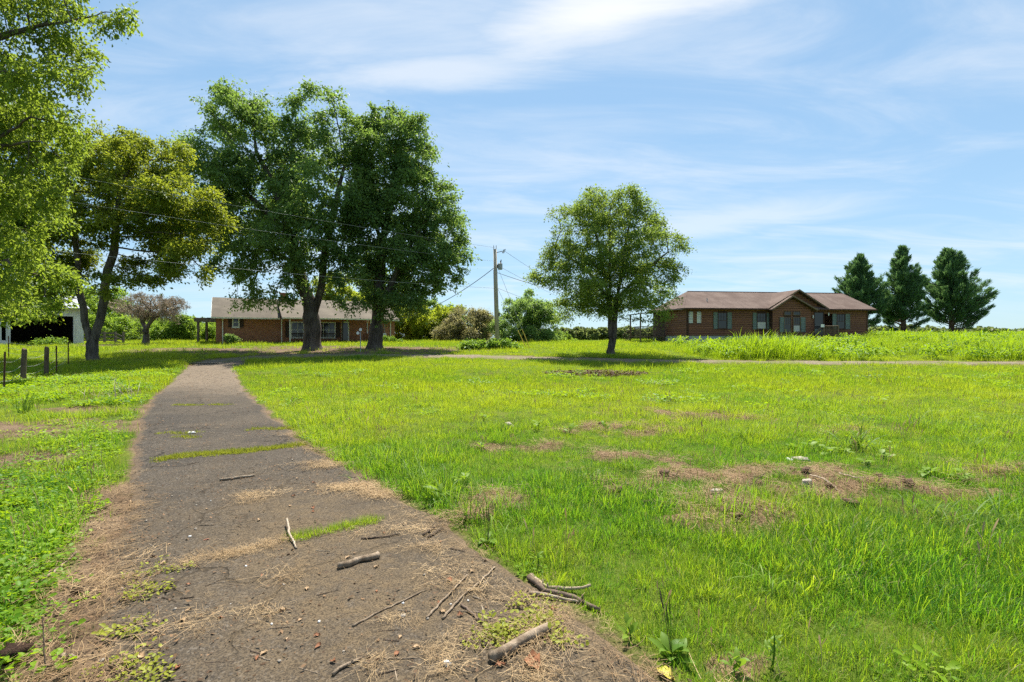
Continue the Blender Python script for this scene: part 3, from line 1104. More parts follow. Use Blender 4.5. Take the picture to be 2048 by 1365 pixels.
def grow(lobes, stems, natt, step, kill, infl, seed, shell=.35, zmin=0.0, up=.08):
    """space colonisation: limbs grow from the given stems towards points spread through the lobes.
    lobes: (cx, cy, cz, rx, ry, rz); stems: polylines. Returns node positions, parents."""
    r = np.random.default_rng(seed)
    lobes = np.array(lobes, dtype=float)
    vol = lobes[:, 3] * lobes[:, 4] * lobes[:, 5]
    cnt = r.multinomial(natt, vol / vol.sum())
    A = []
    for L, c in zip(lobes, cnt):
        d = r.normal(size=(c, 3))
        d /= np.linalg.norm(d, axis=1)[:, None]
        d *= (r.uniform(shell ** 3, 1, c) ** (1 / 3))[:, None]
        A.append(L[:3] + d * L[3:])
    A = np.concatenate(A)
    P, par = [], []
    for si, st in enumerate(stems):
        st = np.array(st, dtype=float)
        seg = np.linalg.norm(np.diff(st, axis=0), axis=1)
        s_ = np.concatenate([[0], np.cumsum(seg)])
        q = np.arange(0, s_[-1] + 1e-6, step)
        pts = np.stack([np.interp(q, s_, st[:, k]) for k in range(3)], -1)
        wob = np.cumsum(r.normal(size=(len(pts), 2)) * .025, axis=0)
        wob -= wob[0]
        pts[:, :2] += wob
        if si == 0:
            prev = -1
        else:
            dd = np.linalg.norm(np.array(P) - pts[0], axis=1)
            prev = int(dd.argmin())
            pts = pts[1:]
        for p_ in pts:
            P.append(p_)
            par.append(prev)
            prev = len(P) - 1
    P = list(np.array(P))
    kids = np.zeros(20000, dtype=int)
    Pa = np.array(P)
    ok = Pa[:, 2] > zmin
    D = np.linalg.norm(A[:, None] - Pa[None], axis=2)
    D[:, ~ok] = 1e9
    near, nd = D.argmin(1), D.min(1)
    for it in range(140):
        if len(A) == 0 or len(P) > 9000:
            break
        lim = infl if it > 0 else 1e9
        act = nd < (infl if (nd < infl).sum() > 3 else nd.min() * 1.3 + infl)
        if not act.any():
            break
        Pa = np.array(P)
        dv = A[act] - Pa[near[act]]
        dv /= np.linalg.norm(dv, axis=1)[:, None] + 1e-9
        u, inv = np.unique(near[act], return_inverse=True)
        acc = np.zeros((len(u), 3))
        np.add.at(acc, inv, dv)
        acc += r.normal(size=acc.shape) * .35
        acc[:, 2] += up
        acc /= np.linalg.norm(acc, axis=1)[:, None] + 1e-9
        m = kids[u] < 3
        if not m.any():
            break
        u, acc = u[m], acc[m]
        new = Pa[u] + acc * step * r.uniform(.8, 1.15, (len(u), 1))
        b = len(P)
        P += list(new)
        par += list(u)
        kids[u] += 1
        Dn = np.linalg.norm(A[:, None] - new[None], axis=2)
        j = Dn.argmin(1)
        dm_ = Dn.min(1)
        upd = dm_ < nd
        near[upd] = b + j[upd]
        nd = np.where(upd, dm_, nd)
        alive = nd > kill
        A, near, nd = A[alive], near[alive], nd[alive]
    return np.array(P), np.array(par)


def limb_mesh(name, P, par, base_r, tip_r, rmin=0.0, sides=7, flare=1.35, flare_h=.8, drop=None):
    """tapered tubes along the skeleton"""
    n = len(P)
    tips = np.zeros(n)
    child = [[] for _ in range(n)]
    for i in range(n):
        if par[i] >= 0:
            child[par[i]].append(i)
    for i in range(n - 1, -1, -1):
        if not child[i]:
            tips[i] = 1
        if par[i] >= 0:
            tips[par[i]] += tips[i]
    # keep parents after children even where stems were added out of order
    ex = math.log(base_r / tip_r) / math.log(max(tips.max(), 2))
    rad = tip_r * tips ** ex
    hz = P[:, 2] - P[0, 2]
    rad = rad * (1 + (flare - 1) * np.clip(1 - hz / flare_h, 0, 1) ** 2)
    V, Q, nv = [], [], 0
    stack = [(0, -1)]
    while stack:
        s_, fr = stack.pop()
        chain = [s_] if fr < 0 else [fr, s_]
        cur = s_
        while child[cur]:
            c = sorted(child[cur], key=lambda k: -tips[k])
            for o_ in c[1:]:
                stack.append((o_, cur))
            cur = c[0]
            chain.append(cur)
        rr = rad[chain].copy()
        if fr >= 0:
            rr[0] = min(rr[0], rr[1] * 1.25)
        if rr.max() < rmin or len(chain) < 2:
            continue
        sd = sides if rr.max() > .08 else (5 if rr.max() > .03 else 3)
        v, q = tube_np(P[chain], rr, sd)
        V.append(v)
        Q.append(q + nv)
        nv += len(v)
    return np_mesh(name, np.concatenate(V), np.concatenate(Q), smooth=True), tips


def leaf_quads(name, C, axis, size, asp, seed, nup=.8, tint=None, fold=.18):
    """one small folded rhombic leaf at each centre"""
    r = np.random.default_rng(seed)
    n = len(C)
    a_ = axis / (np.linalg.norm(axis, axis=1)[:, None] + 1e-9)
    nrm = r.normal(size=(n, 3)) * .75
    nrm[:, 2] += nup
    s_ = np.cross(a_, nrm)
    s_ /= np.linalg.norm(s_, axis=1)[:, None] + 1e-9
    nn = np.cross(s_, a_)
    L = (size * np.clip(r.gamma(7, 1 / 7, n), .45, 1.9))[:, None]
    W = L * asp
    V = np.stack([C - a_ * L * .5, C + s_ * W * .5 + nn * L * fold + a_ * L * .06, C + a_ * L * .5, C - s_ * W * .5 + nn * L * fold + a_ * L * .06], 1)
    b = np.arange(n)[:, None] * 4
    T = np.concatenate([b + np.array([[0, 1, 2]]), b + np.array([[0, 2, 3]])])
    return np_mesh(name, V.reshape(-1, 3), None, T, tint=np.repeat(tint, 4))


def crown(name, P, par, tips, nleaf, size, seed, spread=.32, asp=.55, maxtip=2, droop=.35, twig=.55, zcut=None, tbase=.45, tvar=.5, nup=.8, lobes=None, fill=.5, cr=.5, clumps=1.0):
    r = np.random.default_rng(seed)
    cand = np.where((tips <= maxtip) & (par >= 0))[0]
    nfill = int(nleaf * fill)
    nl = nleaf - nfill
    w = r.gamma(1.6, 1.0, len(cand))
    k_ = r.choice(cand, nl, p=w / w.sum())
    d = P[k_] - P[par[k_]]
    d /= np.linalg.norm(d, axis=1)[:, None] + 1e-9
    # each node carries a few side twigs; leaves sit along them
    nt = 4
    tw = r.normal(size=(len(P), nt, 3)) * .8
    tw[:, :, 2] -= droop
    tsel = tw[k_, r.integers(0, nt, nl)] + d * .7
    tsel /= np.linalg.norm(tsel, axis=1)[:, None] + 1e-9
    t_ = r.uniform(0, 1, nl)[:, None]
    C = P[k_] + tsel * t_ * twig + r.normal(size=(nl, 3)) * spread * .35
    C[:, 2] -= (t_[:, 0] ** 2) * twig * droop * .5
    ax = tsel + r.normal(size=(nl, 3)) * .6
    node_t = r.normal(size=len(P)) * .16
    tn = node_t[k_]
    src_ = P[k_]
    if nfill:
        # leaf masses hung through the outer part of the crown
        L = np.array(lobes)
        vol = L[:, 3] * L[:, 4] * L[:, 5]
        nc = max(12, int(clumps * 2.2 * vol.sum() / cr ** 3 / 8))
        li = r.choice(len(L), nc, p=vol / vol.sum())
        dv = r.normal(size=(nc, 3))
        dv /= np.linalg.norm(dv, axis=1)[:, None]
        cc = L[li, :3] + dv * (r.uniform(.30 ** 3, 1, nc) ** (1 / 3))[:, None] * L[li, 3:]
        cs = cr * r.uniform(.55, 1.25, nc)
        wc = cs ** 2
        j = r.choice(nc, nfill, p=wc / wc.sum())
        off = r.normal(size=(nfill, 3)) * cs[j][:, None] * np.array([.55, .55, .34])
        off[:, 2] -= .25 * (np.hypot(off[:, 0], off[:, 1]) ** 2) / cs[j]
        C = np.concatenate([C, cc[j] + off])
        a2 = off + r.normal(size=(nfill, 3)) * .35
        ax = np.concatenate([ax, a2 / (np.linalg.norm(a2, axis=1)[:, None] + 1e-6)])
        tn = np.concatenate([tn, (r.normal(size=nc) * .16)[j]])
        src_ = np.concatenate([src_, cc[j]])
    ax[:, 2] -= droop
    tint = tbase + tvar * (fbm(src_[:, 0] * .45 + src_[:, 2] * .3, src_[:, 2] * .5 + src_[:, 1] * .2, seed % 50) - .5) * 2 + tn + r.normal(size=len(C)) * .16
    return leaf_quads(name, C, ax, size, asp, seed + 1, nup, np.clip(tint, 0, 1))


def tree(name, label, cat, lobes, stems, nleaf, lsize, leafm, barkm, base_r, seed, natt=900, step=.4, kill=.75, infl=3.2, group=None, shell=.35,
         zmin=0.0, tip_r=.012, spread=.32, asp=.55, droop=.35, twig=.55, maxtip=2, up=.08, tbase=.45, tvar=.5, flare=1.35, sides=7, nup=.8, rmin=0.0, fill=.5, cr=.5, clumps=1.0):
    base = np.array(stems[0][0], dtype=float)
    lobes = [(l[0] - base[0], l[1] - base[1], l[2] - base[2], *l[3:]) for l in lobes]
    stems = [[tuple(np.array(p_) - base) for p_ in st] for st in stems]
    P, par = grow(lobes, stems, natt, step, kill, infl, seed, shell, zmin, up)
    root = tag(empty(name, base), label, cat, group)
    me, tips = limb_mesh("trunk", P, par, base_r, tip_r, flare=flare, sides=sides, rmin=rmin)
    link("trunk", me, barkm, root)
    if nleaf:
        link("crown", crown("crown", P, par, tips, nleaf, lsize, seed + 5, spread, asp, maxtip, droop, twig, None, tbase, tvar, nup, lobes, fill, cr, clumps), leafm, root)
    return root


def lobe_px(lst, d, dep=1.0):
    """crown lobes measured on the photograph, set at the tree's own distance with depth"""
    out = []
    for l in lst:
        px, py, rx, ry = l[:4]
        off = l[4] if len(l) > 4 else 0.0
        dd = d + off
        p_ = at(px, py, dd)
        out.append((p_.x, p_.y, p_.z, rx / F * dd, max(rx, ry) / F * dd * dep, ry / F * dd))
    return out


def gp(px, d):
    """foot of a thing seen at column px, at distance d"""
    x = (px - 1024) / F * d
    return (x, d, float(ground_z(x, d)) - .06)


# the two great maples in front of the brick house
b = gp(625, 38)
tree("maple_tree", "broad old maple with forked dark trunk before the brick house's porch", "tree",
     lobe_px([(470, 225, 75, 65, 0), (560, 300, 90, 80, 1), (670, 240, 45, 65, -1), (430, 330, 80, 70, -1.5), (520, 400, 105, 90, 1.5), (640, 390, 85, 90, -1.5), (430, 440, 75, 70, 1),
              (590, 480, 90, 70, -2), (690, 330, 50, 75, 1.5), (470, 520, 60, 50, -1.5), (680, 480, 55, 60, 0), (585, 560, 36, 38, -2.5), (500, 580, 28, 45, -1), (540, 230, 60, 50, 0),
              (370, 290, 30, 26, 0), (700, 560, 30, 50, -1), (440, 190, 40, 32, .5), (600, 200, 36, 30, .5), (560, 605, 34, 26, -2.5), (475, 605, 30, 28, -1), (715, 290, 34, 60, .5), (720, 400, 45, 60, 0), (690, 610, 30, 30, -1.5)], 38, .95),
     [[b, (b[0] + .05, b[1], 3.0), (b[0] - .1, b[1], 4.4), at(608, 560, 38), at(590, 480, 38.5), at(560, 380, 38.5), at(520, 300, 38.5)],
      [(b[0] + .05, b[1], 3.2), at(645, 580, 38), at(652, 500, 37.6), at(668, 420, 37.5), at(690, 330, 37.5)],
      [at(600, 530, 38.2), at(545, 505, 37.5), at(470, 500, 37)],
      [at(590, 480, 38.5), at(510, 400, 38), at(440, 350, 37.5)]],
     115000, .19, M['maple'], M['bark'], .62, 21, natt=2100, step=.42, kill=.80, infl=3.6, zmin=4.2, shell=.25, twig=.8, tvar=.55, maxtip=4, cr=.75, fill=.55, clumps=1.2)
b = gp(750, 39.5)
tree("maple_tree", "tall maple with twin dark trunks nearer the brick house's far gable", "tree",
     lobe_px([(790, 270, 60, 60, 0), (830, 300, 50, 70, 1), (740, 300, 50, 70, -1), (800, 390, 80, 80, 0), (880, 440, 55, 75, 1), (750, 450, 70, 70, -1.5), (840, 520, 75, 70, 0),
              (760, 540, 70, 60, 1.5), (890, 520, 48, 50, -1), (800, 600, 50, 36, -1), (720, 590, 36, 40, -2), (845, 590, 40, 38, 0), (770, 230, 36, 30, 0), (835, 615, 34, 26, -1), (780, 630, 26, 22, -1.5), (735, 380, 40, 60, -1), (905, 560, 30, 24, 0)], 39.5, .95),
     [[b, (b[0] + .1, b[1], 2.5), at(760, 580, 39.5), at(768, 500, 39.5), at(785, 400, 39.5), at(795, 300, 39.5)],
      [(b[0] + .1, b[1], 2.4), at(776, 590, 39.2), at(800, 520, 39), at(850, 440, 39)],
      [at(768, 500, 39.5), at(740, 420, 40), at(745, 320, 40)]],
     95000, .19, M['maple'], M['bark'], .56, 22, natt=1700, step=.42, kill=.80, infl=3.6, zmin=4.0, shell=.25, twig=.8, tbase=.38, tvar=.5, maxtip=4, cr=.75, fill=.55, clumps=1.2)

# yellowing maple beside the wire fence, forked low
b = gp(186, 29.5)
tree("maple_tree", "yellowing maple with grey low-forked trunk at the end of the wire fence", "tree",
     lobe_px([(300, 320, 85, 45, 0), (230, 290, 65, 40, 1), (340, 390, 80, 50, -1), (200, 380, 80, 60, 1.5), (400, 440, 45, 60, 0), (290, 450, 90, 55, 0), (110, 430, 80, 60, -1), (390, 530, 50, 50, -1.5),
              (300, 540, 70, 40, 1.5), (90, 540, 80, 45, 0), (160, 330, 60, 45, 0), (255, 370, 75, 55, 0), (200, 450, 75, 45, -1), (340, 480, 60, 45, 0), (60, 590, 70, 36, -1), (230, 570, 40, 28, -2), (130, 500, 60, 40, 1)], 29.5, 1.0),
     [[b, (b[0] - .05, b[1], 1.3), at(172, 640, 29.5), at(165, 580, 29.5), at(160, 500, 29.5), at(150, 400, 29.5), at(145, 350, 29.5)],
      [(b[0] - .05, b[1], 1.3), at(200, 640, 29.4), at(208, 570, 29.4), at(228, 500, 29.3), at(236, 440, 29.3), at(240, 370, 29.3)],
      [at(165, 570, 29.5), at(110, 540, 29.8), at(50, 520, 30)]],
     115000, .14, M['maple_yellow'], M['bark_grey'], .31, 23, natt=1900, step=.34, kill=.66, infl=3.0, zmin=3.6, shell=.35, twig=.48, tbase=.34, tvar=.95, flare=1.08, nup=1.2, maxtip=3, cr=.6, fill=.66, clumps=1.3)

# big tree leaning in over the verge, its trunk outside the picture
b = gp(-500, 9.5)
b = (-13.2, 9.6, float(ground_z(-13.2, 9.6)) - .06)
tree("overhanging_tree", "leafy tree reaching long drooping sprays over the verge by the fence", "tree",
     lobe_px([(60, 60, 130, 70, 0), (-60, 200, 160, 90, .5), (100, 170, 95, 60, -.6), (60, 260, 110, 60, .6), (200, 60, 45, 26, -.4), (-40, 350, 150, 80, 0), (60, 400, 70, 60, .8), (-60, 480, 130, 80, .3),
              (20, 560, 60, 45, .6), (40, 610, 55, 30, 1.0), (180, 140, 50, 24, .2), (-200, 150, 160, 140, 0), (140, 250, 50, 20, 0), (-220, 380, 150, 120, 0), (240, 40, 40, 12, 0), (20, -60, 150, 60, 0)], 9.8, .9),
     [[b, (b[0] + .2, b[1], 2.0), (b[0] + .6, b[1] + .2, 4.2), (b[0] + 1.6, b[1] + .2, 6.0), at(-60, 100, 9.6), at(100, 60, 9.6)],
      [(b[0] + .6, b[1] + .2, 4.0), at(-150, 330, 9.8), at(-20, 290, 9.8), at(60, 280, 9.9)],
      [(b[0] + .4, b[1] + .1, 3.2), at(-180, 470, 9.8), at(-60, 450, 9.9)],
      [at(-60, 140, 9.6), at(60, 150, 9.4), at(160, 130, 9.4)],
      [at(-60, 100, 9.6), at(60, 60, 9.7), at(200, 30, 9.6), at(250, 30, 9.6)],
      [at(-20, 290, 9.8), at(60, 235, 9.8), at(150, 245, 9.8)]],
     76000, .072, M['near'], M['bark'], .24, 24, natt=2600, step=.16, kill=.28, infl=1.5, zmin=2.2, shell=.1, tip_r=.004, twig=.26, spread=.14, droop=.55, asp=.5, tbase=.36, tvar=.8, fill=.3, cr=.22, clumps=.7)
b = (-25.5, 21.5, float(ground_z(-25.5, 21.5)) - .06)
tree("verge_tree", "dense yellow-green tree behind the wire fence screening the white barn's roof", "tree",
     lobe_px([(20, 330, 90, 60, 0), (60, 430, 80, 60, 0), (-30, 480, 90, 70, .5), (70, 540, 55, 40, -1), (0, 580, 70, 40, 0), (100, 300, 40, 40, .8), (30, 240, 70, 50, 0), (-140, 400, 110, 120, 0), (95, 600, 55, 26, -1), (30, 625, 70, 20, 0), (130, 560, 36, 30, 0)], 20, .9),
     [[b, (b[0] + .2, b[1] - .3, 2.5), (b[0] + 1.5, b[1] - .7, 4.5), at(-30, 400, 20.4), at(20, 320, 20.2)],
      [(b[0] + .2, b[1] - .3, 2.6), at(-60, 540, 20.4), at(20, 520, 20)],
      [at(-60, 430, 20.5), at(40, 420, 20)]],
     56000, .12, M['near'], M['bark'], .24, 25, natt=1200, step=.28, kill=.5, infl=2.4, zmin=2.2, shell=.2, twig=.40, tbase=.36, tvar=.8, fill=.5, cr=.45)

# young tree with several stems, standing alone beyond the lane
b = gp(1222, 33)
tree("elm_tree", "lone round-crowned tree with clustered stems beside the gravel track", "tree",
     lobe_px([(1215, 425, 80, 45, 0), (1140, 450, 50, 40, .5), (1290, 440, 50, 40, -.5), (1220, 500, 110, 55, 0), (1120, 500, 40, 45, -1), (1325, 500, 45, 50, 1), (1150, 555, 80, 36, -1), (1300, 560, 70, 36, 1),
              (1085, 550, 38, 14, 0), (1350, 556, 36, 15, 0), (1210, 590, 90, 40, 0), (1140, 610, 50, 25, 1), (1310, 605, 55, 22, -1), (1315, 635, 35, 22, -2.2), (1345, 600, 25, 14, -1.5), (1180, 400, 30, 18, 0), (1265, 400, 40, 18, 0)], 33, 1.0),
     [[b, (b[0] - .03, b[1], 1.3), at(1217, 620, 33), at(1208, 560, 33), at(1190, 480, 33), at(1180, 420, 33)],
      [(b[0] + .06, b[1], .75), at(1229, 625, 32.9), at(1236, 570, 32.9), at(1250, 490, 32.9), at(1262, 420, 32.9)],
      [(b[0], b[1], 1.2), at(1222, 600, 33.1), at(1220, 500, 33.1), at(1218, 420, 33.1)],
      [at(1218, 600, 33), at(1170, 540, 33), at(1110, 500, 33)],
      [at(1232, 600, 33), at(1280, 550, 33), at(1340, 500, 33)]],
     92000, .115, M['young'], M['bark'], .27, 26, natt=2100, step=.3, kill=.55, infl=2.6, zmin=2.6, shell=.15, twig=.45, up=.16, droop=.1, tbase=.48, tvar=.6, flare=1.15, maxtip=3, cr=.55, fill=.5, clumps=1.0)

# trees and shrubs behind the yard
BG = [
    ("shade_tree", "yellow-green tree rising behind the brick house's roof between the maples", "tree", 660, 64, [(665, 585, 42, 36), (640, 620, 30, 30), (700, 620, 36, 30)], 13000, .22, 'lime', .25, 31),
    ("lime_shrub_tree", "bright lime-green tree against the brick house's far gable end", "tree", 815, 60, [(815, 640, 34, 36), (800, 665, 26, 22), (845, 670, 26, 20), (830, 620, 22, 18)], 15000, .19, 'lime', .2, 32),
    ("bushy_tree", "yellow-topped bushy tree between the lime tree and the pinkish myrtle", "tree", 885, 62, [(880, 640, 36, 32), (905, 625, 24, 18), (870, 670, 36, 22), (905, 665, 30, 24)], 15000, .19, 'lime', .2, 33),
    ("crape_myrtle", "pinkish-brown flowering crape myrtle beside the utility pole", "shrub", 935, 56, [(935, 650, 48, 36), (905, 665, 26, 26), (965, 665, 24, 26), (935, 680, 46, 16)], 24000, .15, 'myrtle', .12, 34),
    ("round_tree", "dense dark-green round tree beside the utility pole", "tree", 1055, 54, [(1050, 630, 50, 42), (1085, 640, 30, 34), (1018, 645, 26, 36), (1055, 670, 55, 24), (1105, 675, 22, 16)], 26000, .16, 'round', .22, 35),
    ("low_bush", "low green bush between the round tree and the far wood", "shrub", 1120, 58, [(1115, 678, 26, 14), (1140, 684, 16, 8)], 5000, .17, 'hedge', .06, 36),
    ("hedge_shrub", "green shrub behind the bleached bare tree's trunk", "shrub", 250, 58, [(250, 660, 50, 22), (215, 655, 30, 26)], 13000, .18, 'hedge', .1, 37),
    ("hedge_shrub", "broad light-green shrub between the bleached tree and the brick house", "shrub", 340, 57, [(345, 664, 40, 20), (325, 652, 24, 18), (375, 660, 30, 22)], 14000, .17, 'hedge', .1, 38),
    ("hedge_shrub", "shrub beneath the timber pergola of the brick house", "shrub", 408, 60, [(405, 664, 30, 16), (430, 662, 20, 20)], 8000, .17, 'hedge', .1, 39),
    ("shade_tree", "leafy tree behind the white barn beside the rail fence", "tree", 205, 66, [(200, 610, 50, 40), (150, 600, 50, 36), (250, 640, 40, 28)], 15000, .22, 'hedge', .2, 40),
    ("yard_shrub", "bright shrub at the foot of the brick house's far corner", "shrub", 780, 50, [(780, 682, 18, 8), (795, 684, 12, 6)], 3500, .11, 'vine', .03, 41),
    ("shade_tree", "broad green tree rising behind the brick house's far roof slope", "tree", 750, 68, [(755, 605, 40, 32), (725, 620, 30, 26), (785, 625, 34, 30)], 14000, .22, 'hedge', .22, 47),
    ("shade_tree", "green tree filling the gap behind the lime and bushy trees", "tree", 860, 72, [(855, 625, 34, 28), (890, 632, 30, 24), (835, 640, 28, 22), (960, 650, 40, 20)], 14000, .24, 'hedge', .22, 48),
    ("foundation_shrub", "dark shrub against the brick wall under the small shuttered window", "shrub", 464, 45.2, [(463, 676, 10, 9)], 1600, .10, 'round', .03, 42),
]
for (nm, lab, cat, px, d, lb, nl, ls, lm, br, sd) in BG:
    b = gp(px, d)
    top = min(l[1] - l[3] * .3 for l in lb)
    tp = at(px, top, d)
    tree(nm, lab, cat, lobe_px([(l[0], l[1], l[2] * 1.12, l[3] * 1.12) for l in lb], d, 1.0), [[b, ((b[0] + tp.x) / 2 + .1, d, (b[2] + tp.z) / 2), (tp.x, d, tp.z)]], int(nl * 1.9), ls, M[lm], M['bark_grey'], br, sd,
         natt=max(60, int(nl / 40)), step=.45 if nl > 6000 else .2, kill=.8 if nl > 6000 else .25, infl=3.5 if nl > 6000 else 1.5, shell=.35, twig=.6 if nl > 6000 else .22,
         spread=.3 if nl > 6000 else .12, tip_r=.012, zmin=.3, tvar=.7, sides=6, fill=.7, cr=.7 if nl > 6000 else .2, clumps=1.1, maxtip=3)

# vine heap over the foot of the pole
b = gp(965, 39)
tree("vine_mound", "bright leafy vine mound heaped before the utility pole", "vine",
     lobe_px([(960, 694, 38, 15), (990, 690, 34, 12), (935, 698, 20, 11), (1015, 696, 26, 9), (1035, 694, 14, 7)], 39, 1.0),
     [[b, (b[0], b[1], b[2] + .4), (b[0] + .6, b[1], b[2] + .7)]], 14000, .13, M['vine'], M['bark'], .04, 44, natt=420, step=.16, kill=.28, infl=3, shell=.5, zmin=-1, twig=.2,
     spread=.14, droop=.1, asp=.85, nup=1.6, tvar=.5)
b = gp(95, 42)
tree("yard_weed_patch", "clump of leafy weeds growing at the barn's open doorway", "weeds",
     lobe_px([(100, 685, 20, 6), (85, 688, 14, 4)], 42, 1.0), [[b, (b[0], b[1], b[2] + .3)]], 2500, .12, M['vine'], M['bark'], .03, 45, natt=120, step=.14, kill=.2, infl=2, zmin=-1, twig=.2, spread=.12, asp=.8, nup=1.4)

# bare bleached tree
b = gp(291, 46)
tree("bleached_tree", "bare bleached tree with dense dead twigs and spreading limbs", "tree",
     lobe_px([(300, 605, 50, 16), (345, 610, 30, 18), (255, 612, 28, 18), (325, 625, 36, 12), (280, 625, 36, 10)], 46, 1.0),
     [[b, at(291, 665, 46), at(283, 645, 46), at(278, 635, 46), at(262, 625, 46)], [at(290, 662, 46), at(300, 645, 45.8), at(312, 630, 45.8), at(330, 618, 45.8)], [at(283, 645, 46), at(300, 628, 46.3), at(305, 612, 46.3)],
      [at(289, 670, 46), at(276, 660, 45.6)]],
     16000, .15, M['dry_twig'], M['bark_grey'], .26, 46, natt=900, step=.22, kill=.36, infl=2.4, zmin=1.8, shell=.2, twig=.34, asp=.16, droop=.1, tip_r=.014, spread=.2)


# ------------------------------------------------------------------ pines
def pine(label, px, d, top_px, top_py, half_l, half_r, seed, skew=0.0):
    r = np.random.default_rng(seed)
    bx, by, bz = gp(px, d)
    tp = at(top_px, top_py, d)
    Ht = tp.z - bz
    leanx = tp.x - bx
    wl_, wr_ = half_l / F * d, half_r / F * d
    root = tag(empty("pine_tree", (bx, by, bz)), label, "tree", "pines beyond the log-sided house")
    tr = MB()
    zz = np.linspace(0, Ht, 16)
    tr.tube([(leanx * (z / Ht) ** 1.2 + .05 * math.sin(z), .04 * math.cos(z * 1.3), z) for z in zz], [.27 * (1 - z / Ht) ** .8 + .02 for z in zz], 8)
    trunk = tr.build("trunk", M['bark_red'], root, smooth=True)
    C, A = [], []
    BV, BQ, nv = [], [], 0
    z = Ht * .06
    while z < Ht * .985:
        u_ = z / Ht
        prof = min(1.0, .62 + 1.5 * max(u_ - .04, 0)) if u_ < .30 else (1 - (u_ - .30) / .70) ** .92
        for k in range(r.integers(4, 7) if u_ > .12 else 3):
            az = r.uniform(0, 2 * math.pi)
            cx_ = math.cos(az)
            L = ((wr_ if cx_ > 0 else wl_) * abs(cx_) + (wl_ + wr_) / 2 * (1 - abs(cx_))) * prof * r.uniform(.72, 1.16) + .12
            el = R(r.uniform(14, 30) + 22 * u_)
            o0 = np.array([leanx * u_ ** 1.2, 0, z])
            n_ = 7
            tq = np.linspace(0, 1, n_)
            dirh = np.array([math.cos(az), math.sin(az), 0])
            pts = o0 + dirh * (L * tq)[:, None] * math.cos(el)
            pts[:, 2] += L * math.sin(el) * tq + .10 * L * tq ** 3 - .05 * L * np.sin(tq * 3.1)
            pts += np.cumsum(r.normal(size=pts.shape) * .015 * L, 0)
            v, q = tube_np(pts, np.linspace(.018 + .014 * L, .008, n_), 4)
            BV.append(v); BQ.append(q + nv); nv += len(v)
            bare = .55 if u_ < .14 else (.38 if u_ < .3 else .22)
            if u_ < .12 and r.uniform() < .6:
                continue
            nt = int(7 + L * 8)
            for _ in range(nt):
                tt_ = r.uniform(bare, 1.06)
                c = np.array([np.interp(tt_, tq, pts[:, j]) for j in range(3)])
                side = r.normal(size=3) * .16 * L * (1.15 - tt_)
                side[2] = side[2] * .35 + .04
                c = c + side
                m_ = 13
                tilt_ = dirh * math.cos(el) + np.array([0, 0, math.sin(el) + .35]) + side / (np.linalg.norm(side) + .1) * .5
                C.append(c + r.normal(size=(m_, 3)) * .10)
                A.append(tilt_ + r.normal(size=(m_, 3)) * .38)
        z += Ht * .030 * r.uniform(.7, 1.25)
    link("limbs", np_mesh("limbs", np.concatenate(BV), np.concatenate(BQ)), M['bark_red'], root)
    C, A = np.concatenate(C), np.concatenate(A)
    cl = np.repeat(r.normal(size=len(C) // 13) * .28, 13)
    link("crown", leaf_quads("crown", C, A, .36, .17, seed + 3, .6, np.clip(.45 + cl + r.normal(size=len(C)) * .15, 0, 1), .05), M['needle'], root)


pine("dark green pine standing closest behind the log-sided house's gable", 1722, 60, 1718, 513, 60, 52, 51)
pine("middle pine of the three, slender and tallest, beyond the log-sided house", 1806, 60, 1803, 494, 52, 50, 52)
pine("widest of the three pines, standing farthest from the log-sided house", 1903, 60, 1893, 500, 56, 80, 53)

# ------------------------------------------------------------------ far woods
def wood(name, label, lb, d, nleaf, size, mat, seed, base):
    r = np.random.default_rng(seed)
    L = np.array(lobe_px(lb, d, 1.0))
    vol = L[:, 3] * L[:, 5]
    pick = r.choice(len(L), nleaf, p=vol / vol.sum())
    dv = r.normal(size=(nleaf, 3))
    dv /= np.linalg.norm(dv, axis=1)[:, None]
    nc = 70
    # leaf masses: clumps over the surface of each crown
    cd = r.normal(size=(len(L), nc, 3))
    cd /= np.linalg.norm(cd, axis=2)[:, :, None]
    ci_ = r.integers(0, nc, nleaf)
    C = L[pick, :3] + (cd[pick, ci_] * r.uniform(.7, 1.02, (nleaf, 1)) + dv * .16) * L[pick, 3:]
    k_ = C[:, 2] > base
    C, pick, ci_ = C[k_], pick[k_], ci_[k_]
    tn = np.clip(.45 + (_hash(pick, ci_, 3) - .5) * .5 + (_hash(pick, pick, 7) - .5) * .7 + r.normal(size=len(C)) * .12, 0, 1)
    tag(link(name, leaf_quads(name, C, r.normal(size=C.shape), size, .7, seed, .8, tn), mat), label, "wood", kind='stuff')


lb = []
r_ = np.random.default_rng(77)
for px in range(1085, 1400, 13):
    lb.append((px + r_.uniform(-4, 4), 672 + r_.uniform(-5, 3), r_.uniform(11, 17), r_.uniform(11, 17), r_.uniform(-6, 8)))
wood("far_wood", "far line of mixed green woods beyond the lone tree", lb, 120, 34000, .62, M['far'], 61, -2.0)
lb = [(px + r_.uniform(-6, 6), 668 + r_.uniform(-4, 3), r_.uniform(14, 24), r_.uniform(8, 14), r_.uniform(-6, 8)) for px in range(1690, 2330, 17)]
wood("far_hedgerow", "low far hedgerow beyond the pines and the bank", lb, 95, 20000, .5, M['far'], 62, -1.0)
lb = [(px + r_.uniform(-6, 6), 660 + r_.uniform(-8, 6), r_.uniform(18, 30), r_.uniform(18, 28), r_.uniform(-6, 8)) for px in range(-200, 560, 22)]
wood("woodland_edge", "leafy woodland edge behind the barn and the brick house", lb, 85, 34000, .42, M['hedge'], 63, -1.0)

